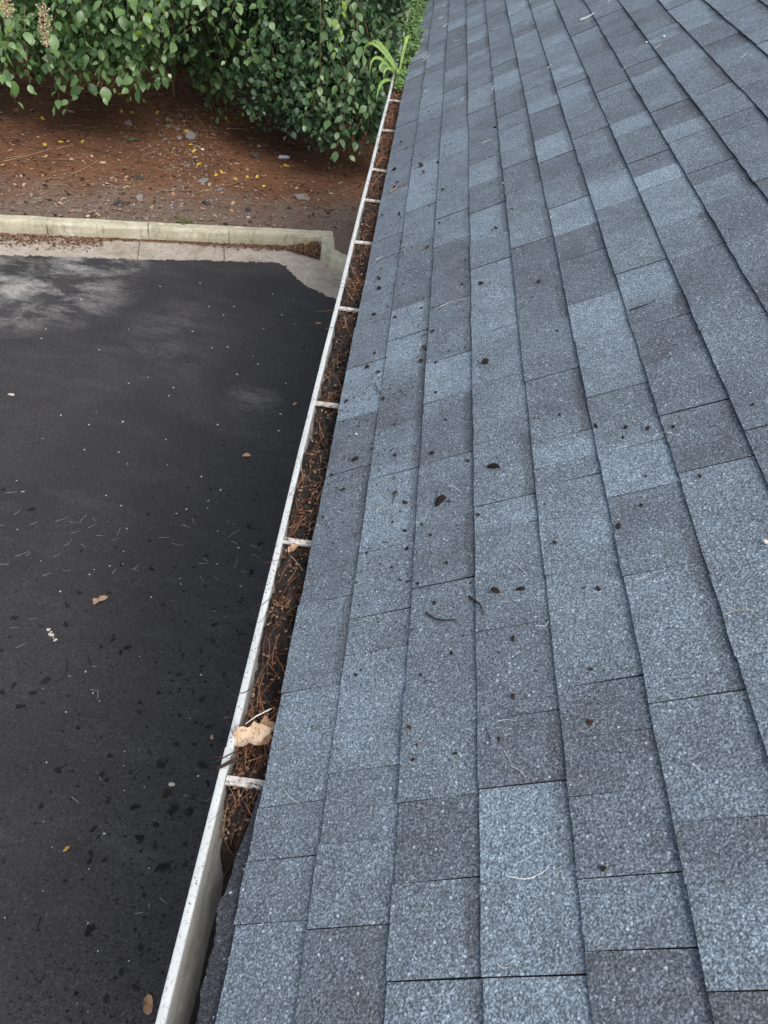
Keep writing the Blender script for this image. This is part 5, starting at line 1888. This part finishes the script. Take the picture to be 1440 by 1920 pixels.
for i, (pts, lab) in enumerate([(cv(0, 170, 4.5, [(50, 585), (140, 568), (230, 545)]), None), (cv(0, 170, 4.5, [(30, 610), (240, 560), (440, 500)]), "longest bare twig lying on the left end of the bed"), (cv(0, 170, 4.5, [(470, 510), (540, 485), (620, 475)]), None), (cv(0, 170, 4.5, [(460, 590), (600, 590), (700, 565), (800, 530)]), None),
                              (cv(0, 170, 4.5, [(600, 720), (720, 665), (830, 600)]), None), (cv(0, 170, 4.5, [(410, 893), (530, 880), (640, 845)]), None), (cv(0, 170, 4.5, [(640, 905), (690, 908), (740, 900)]), None), (cv(0, 170, 4.5, [(370, 765), (440, 750), (540, 750)]), None), (cv(0, 170, 4.5, [(1070, 590), (1140, 525)]), None), (cv(0, 170, 4.5, [(1180, 520), (1290, 475)]), None), (cv(0, 170, 4.5, [(1190, 600), (1225, 550), (1310, 525)]), None),
                              (cv(300, 170, 3.6, [(240, 180), (285, 230), (320, 305)]), "forked pale twig above the stone cluster on the bed"), (cv(300, 170, 3.6, [(470, 265), (600, 270)]), None), (cv(300, 170, 3.6, [(440, 655), (540, 625), (620, 600)]), None), (cv(300, 170, 3.6, [(810, 720), (860, 755), (910, 785)]), None), (cv(300, 170, 3.6, [(600, 770), (680, 780), (760, 765)]), None), (cv(300, 170, 3.6, [(250, 700), (300, 685), (350, 690), (370, 750)]), None),
                              (cv(0, 170, 4.5, [(380, 195), (500, 182)]), None), (cv(0, 170, 4.5, [(580, 90), (640, 75), (680, 45)]), None)]):
    strand("twig", pts, "twig", 0.0055, lab or "thin bare twig, " + bed_place(*pts[0]), "twig", None if lab else "twigs on the bed", 0.012, on_bed)
for (u, v, lab) in ((251, 264, "small grey-green weed tuft in the middle of the straw bed"), (346, 417, "flat mossy green tuft at the back edge of the kerb")):
    P = on_bed(u, v)
    t_ = thing("weed_tuft", P, lab, "weed")
    lfs = []
    for _ in range(34):
        a_ = rng.random() * 6.28
        lfs.append((P + np.array([rng.normal() * 0.035, rng.normal() * 0.03, 0.012]), np.array([math.cos(a_), math.sin(a_), rng.uniform(0.1, 0.7)]), np.array([0, -0.2, 1.0]), rng.uniform(0.03, 0.06)))
    leaves_merged("foliage", lfs, "mossy", t_)

# straw, crumbs and grit of the bed
n = 7500
t_ = rng.uniform(-7, 5.5, n)
w_ = 0.2 + rng.random(n) ** 0.8 * 6.0
x, y = bed_xy(t_, w_)
P = np.stack([x, y, bed_z(x, y) + rng.uniform(0.002, 0.016, n)], 1)
a = rng.normal(size=n) * 0.8
D = np.stack([np.cos(a), np.sin(a) * 0.9, rng.normal(size=n) * 0.05], 1) * rng.choice([-1, 1], n)[:, None]
o = needle_cloud("bed_pine_straw", P, D, rng.uniform(0.07, 0.17, n), rng.uniform(0.0016, 0.0034, n), rng.normal(size=(n, 2)) * np.array([0.25, 0.06]), "straw", segs=2)
tag(o, "rust brown pine straw covering the bed behind the kerb", "pine straw", kind="stuff")
b = MB()
for _ in range(4600):
    t1, w1 = rng.uniform(-6, 4.6), 0.18 + rng.random() ** 1.1 * 5.0
    x, y = bed_xy(t1, w1)
    z = float(bed_z(x, y)) + 0.010
    r = rng.uniform(0.010, 0.028) * (1.5 if rng.random() < 0.2 else 1)
    a_ = rng.random() * 6.28
    ca, sa = math.cos(a_) * r, math.sin(a_) * r
    k = rng.uniform(0.4, 0.8)
    tl = rng.uniform(0, 0.6) * r
    b.add([(x + ca, y + sa, z + tl), (x - sa * k, y + ca * k, z), (x - ca, y - sa, z + tl * 0.4), (x + sa * k, y - ca * k, z + rng.uniform(0, 0.5) * r), (x, y, z + r * 0.35)], [(0, 1, 4), (1, 2, 4), (2, 3, 4), (3, 0, 4)], rng.random())
tag(b.build("leaf_litter", "litter"), "brown leaf crumbs spread over the straw bed", "leaf litter", kind="stuff")
b = MB()
oct_ = [(1, 0, 0), (-1, 0, 0), (0, 1, 0), (0, -1, 0), (0, 0, 1), (0, 0, -1)]
octf = [(0, 2, 4), (2, 1, 4), (1, 3, 4), (3, 0, 4), (2, 0, 5), (1, 2, 5), (3, 1, 5), (0, 3, 5)]
for _ in range(2400):
    t1, w1 = rng.uniform(-6, 4.6), 0.15 + abs(rng.normal()) * 0.8
    if rng.random() < 0.25:
        q = on_bed(345 + rng.normal() * 45, 300 + rng.normal() * 50)
        x, y = q[0], q[1]
    else:
        x, y = bed_xy(t1, w1)
    z = float(bed_z(x, y)) + 0.003
    r = rng.uniform(0.005, 0.018)
    s3 = np.array([r * rng.uniform(0.7, 1.3), r * rng.uniform(0.6, 1.0), r * rng.uniform(0.4, 0.8)])
    an_ = rng.random() * 6.28
    rot = np.array([[math.cos(an_), -math.sin(an_), 0], [math.sin(an_), math.cos(an_), 0], [0, 0, 1]])
    b.add([np.array([x, y, z]) + rot @ (np.array(q_) * s3) for q_ in oct_], octf, rng.random())
tag(b.build("gravel", "grit"), "grey and tan gravel strewn on the bed behind the kerb", "gravel", kind="stuff")

# brown litter line that collects in the angle between kerb and apron, heaped in the corner
b = MB()
P, D, L, Wd, Bd = [], [], [], [], []
for _ in range(5200):
    f = rng.random()
    t1 = f ** 1.35 * (float((kb - ka) @ kd) + 1.5) - 1.5
    w1 = -abs(rng.normal()) * (0.030 + 0.02 * math.sin(t1 * 3.1) + (0.075 if t1 < 1.0 else 0.0))
    hz = 0.0
    if rng.random() < 0.3:
        q = abs(rng.normal()) * 0.20
        t1 = float((kb - ka) @ kd) - q
        w1 = -rng.random() * max(0.02, 0.30 - q * 0.6)
        hz = max(0, 0.09 - q * 0.25) * rng.random()
    p = ka + kd * t1 + kn * w1
    r = rng.uniform(0.006, 0.020)
    a_ = rng.random() * 6.28
    ca, sa = math.cos(a_) * r, math.sin(a_) * r
    x, y, z = p[0], p[1], GROUND + 0.012 + hz
    b.add([(x + ca, y + sa, z), (x - sa * 0.6, y + ca * 0.6, z + rng.random() * r), (x - ca, y - sa, z), (x + sa * 0.6, y - ca * 0.6, z + rng.random() * r * 0.5), (x, y, z + r * 0.5)], [(0, 1, 4), (1, 2, 4), (2, 3, 4), (3, 0, 4)], rng.random())
    if rng.random() < 0.3:
        P.append((x, y, z + 0.005))
        D.append((math.cos(a_), math.sin(a_), 0.1))
        L.append(rng.uniform(0.05, 0.12))
        Wd.append(0.0018)
        Bd.append((rng.normal() * 0.3, 0.1))
tag(b.build("kerb_litter", "litter"), "brown leaf litter gathered along the foot of the kerb and heaped in its corner", "leaf litter", kind="stuff")
tag(needle_cloud("kerb_pine_straw", np.array(P), np.array(D), np.array(L), np.array(Wd), np.array(Bd), "straw", segs=2), "rusty pine straw mixed into the litter at the foot of the kerb", "pine straw", kind="stuff")
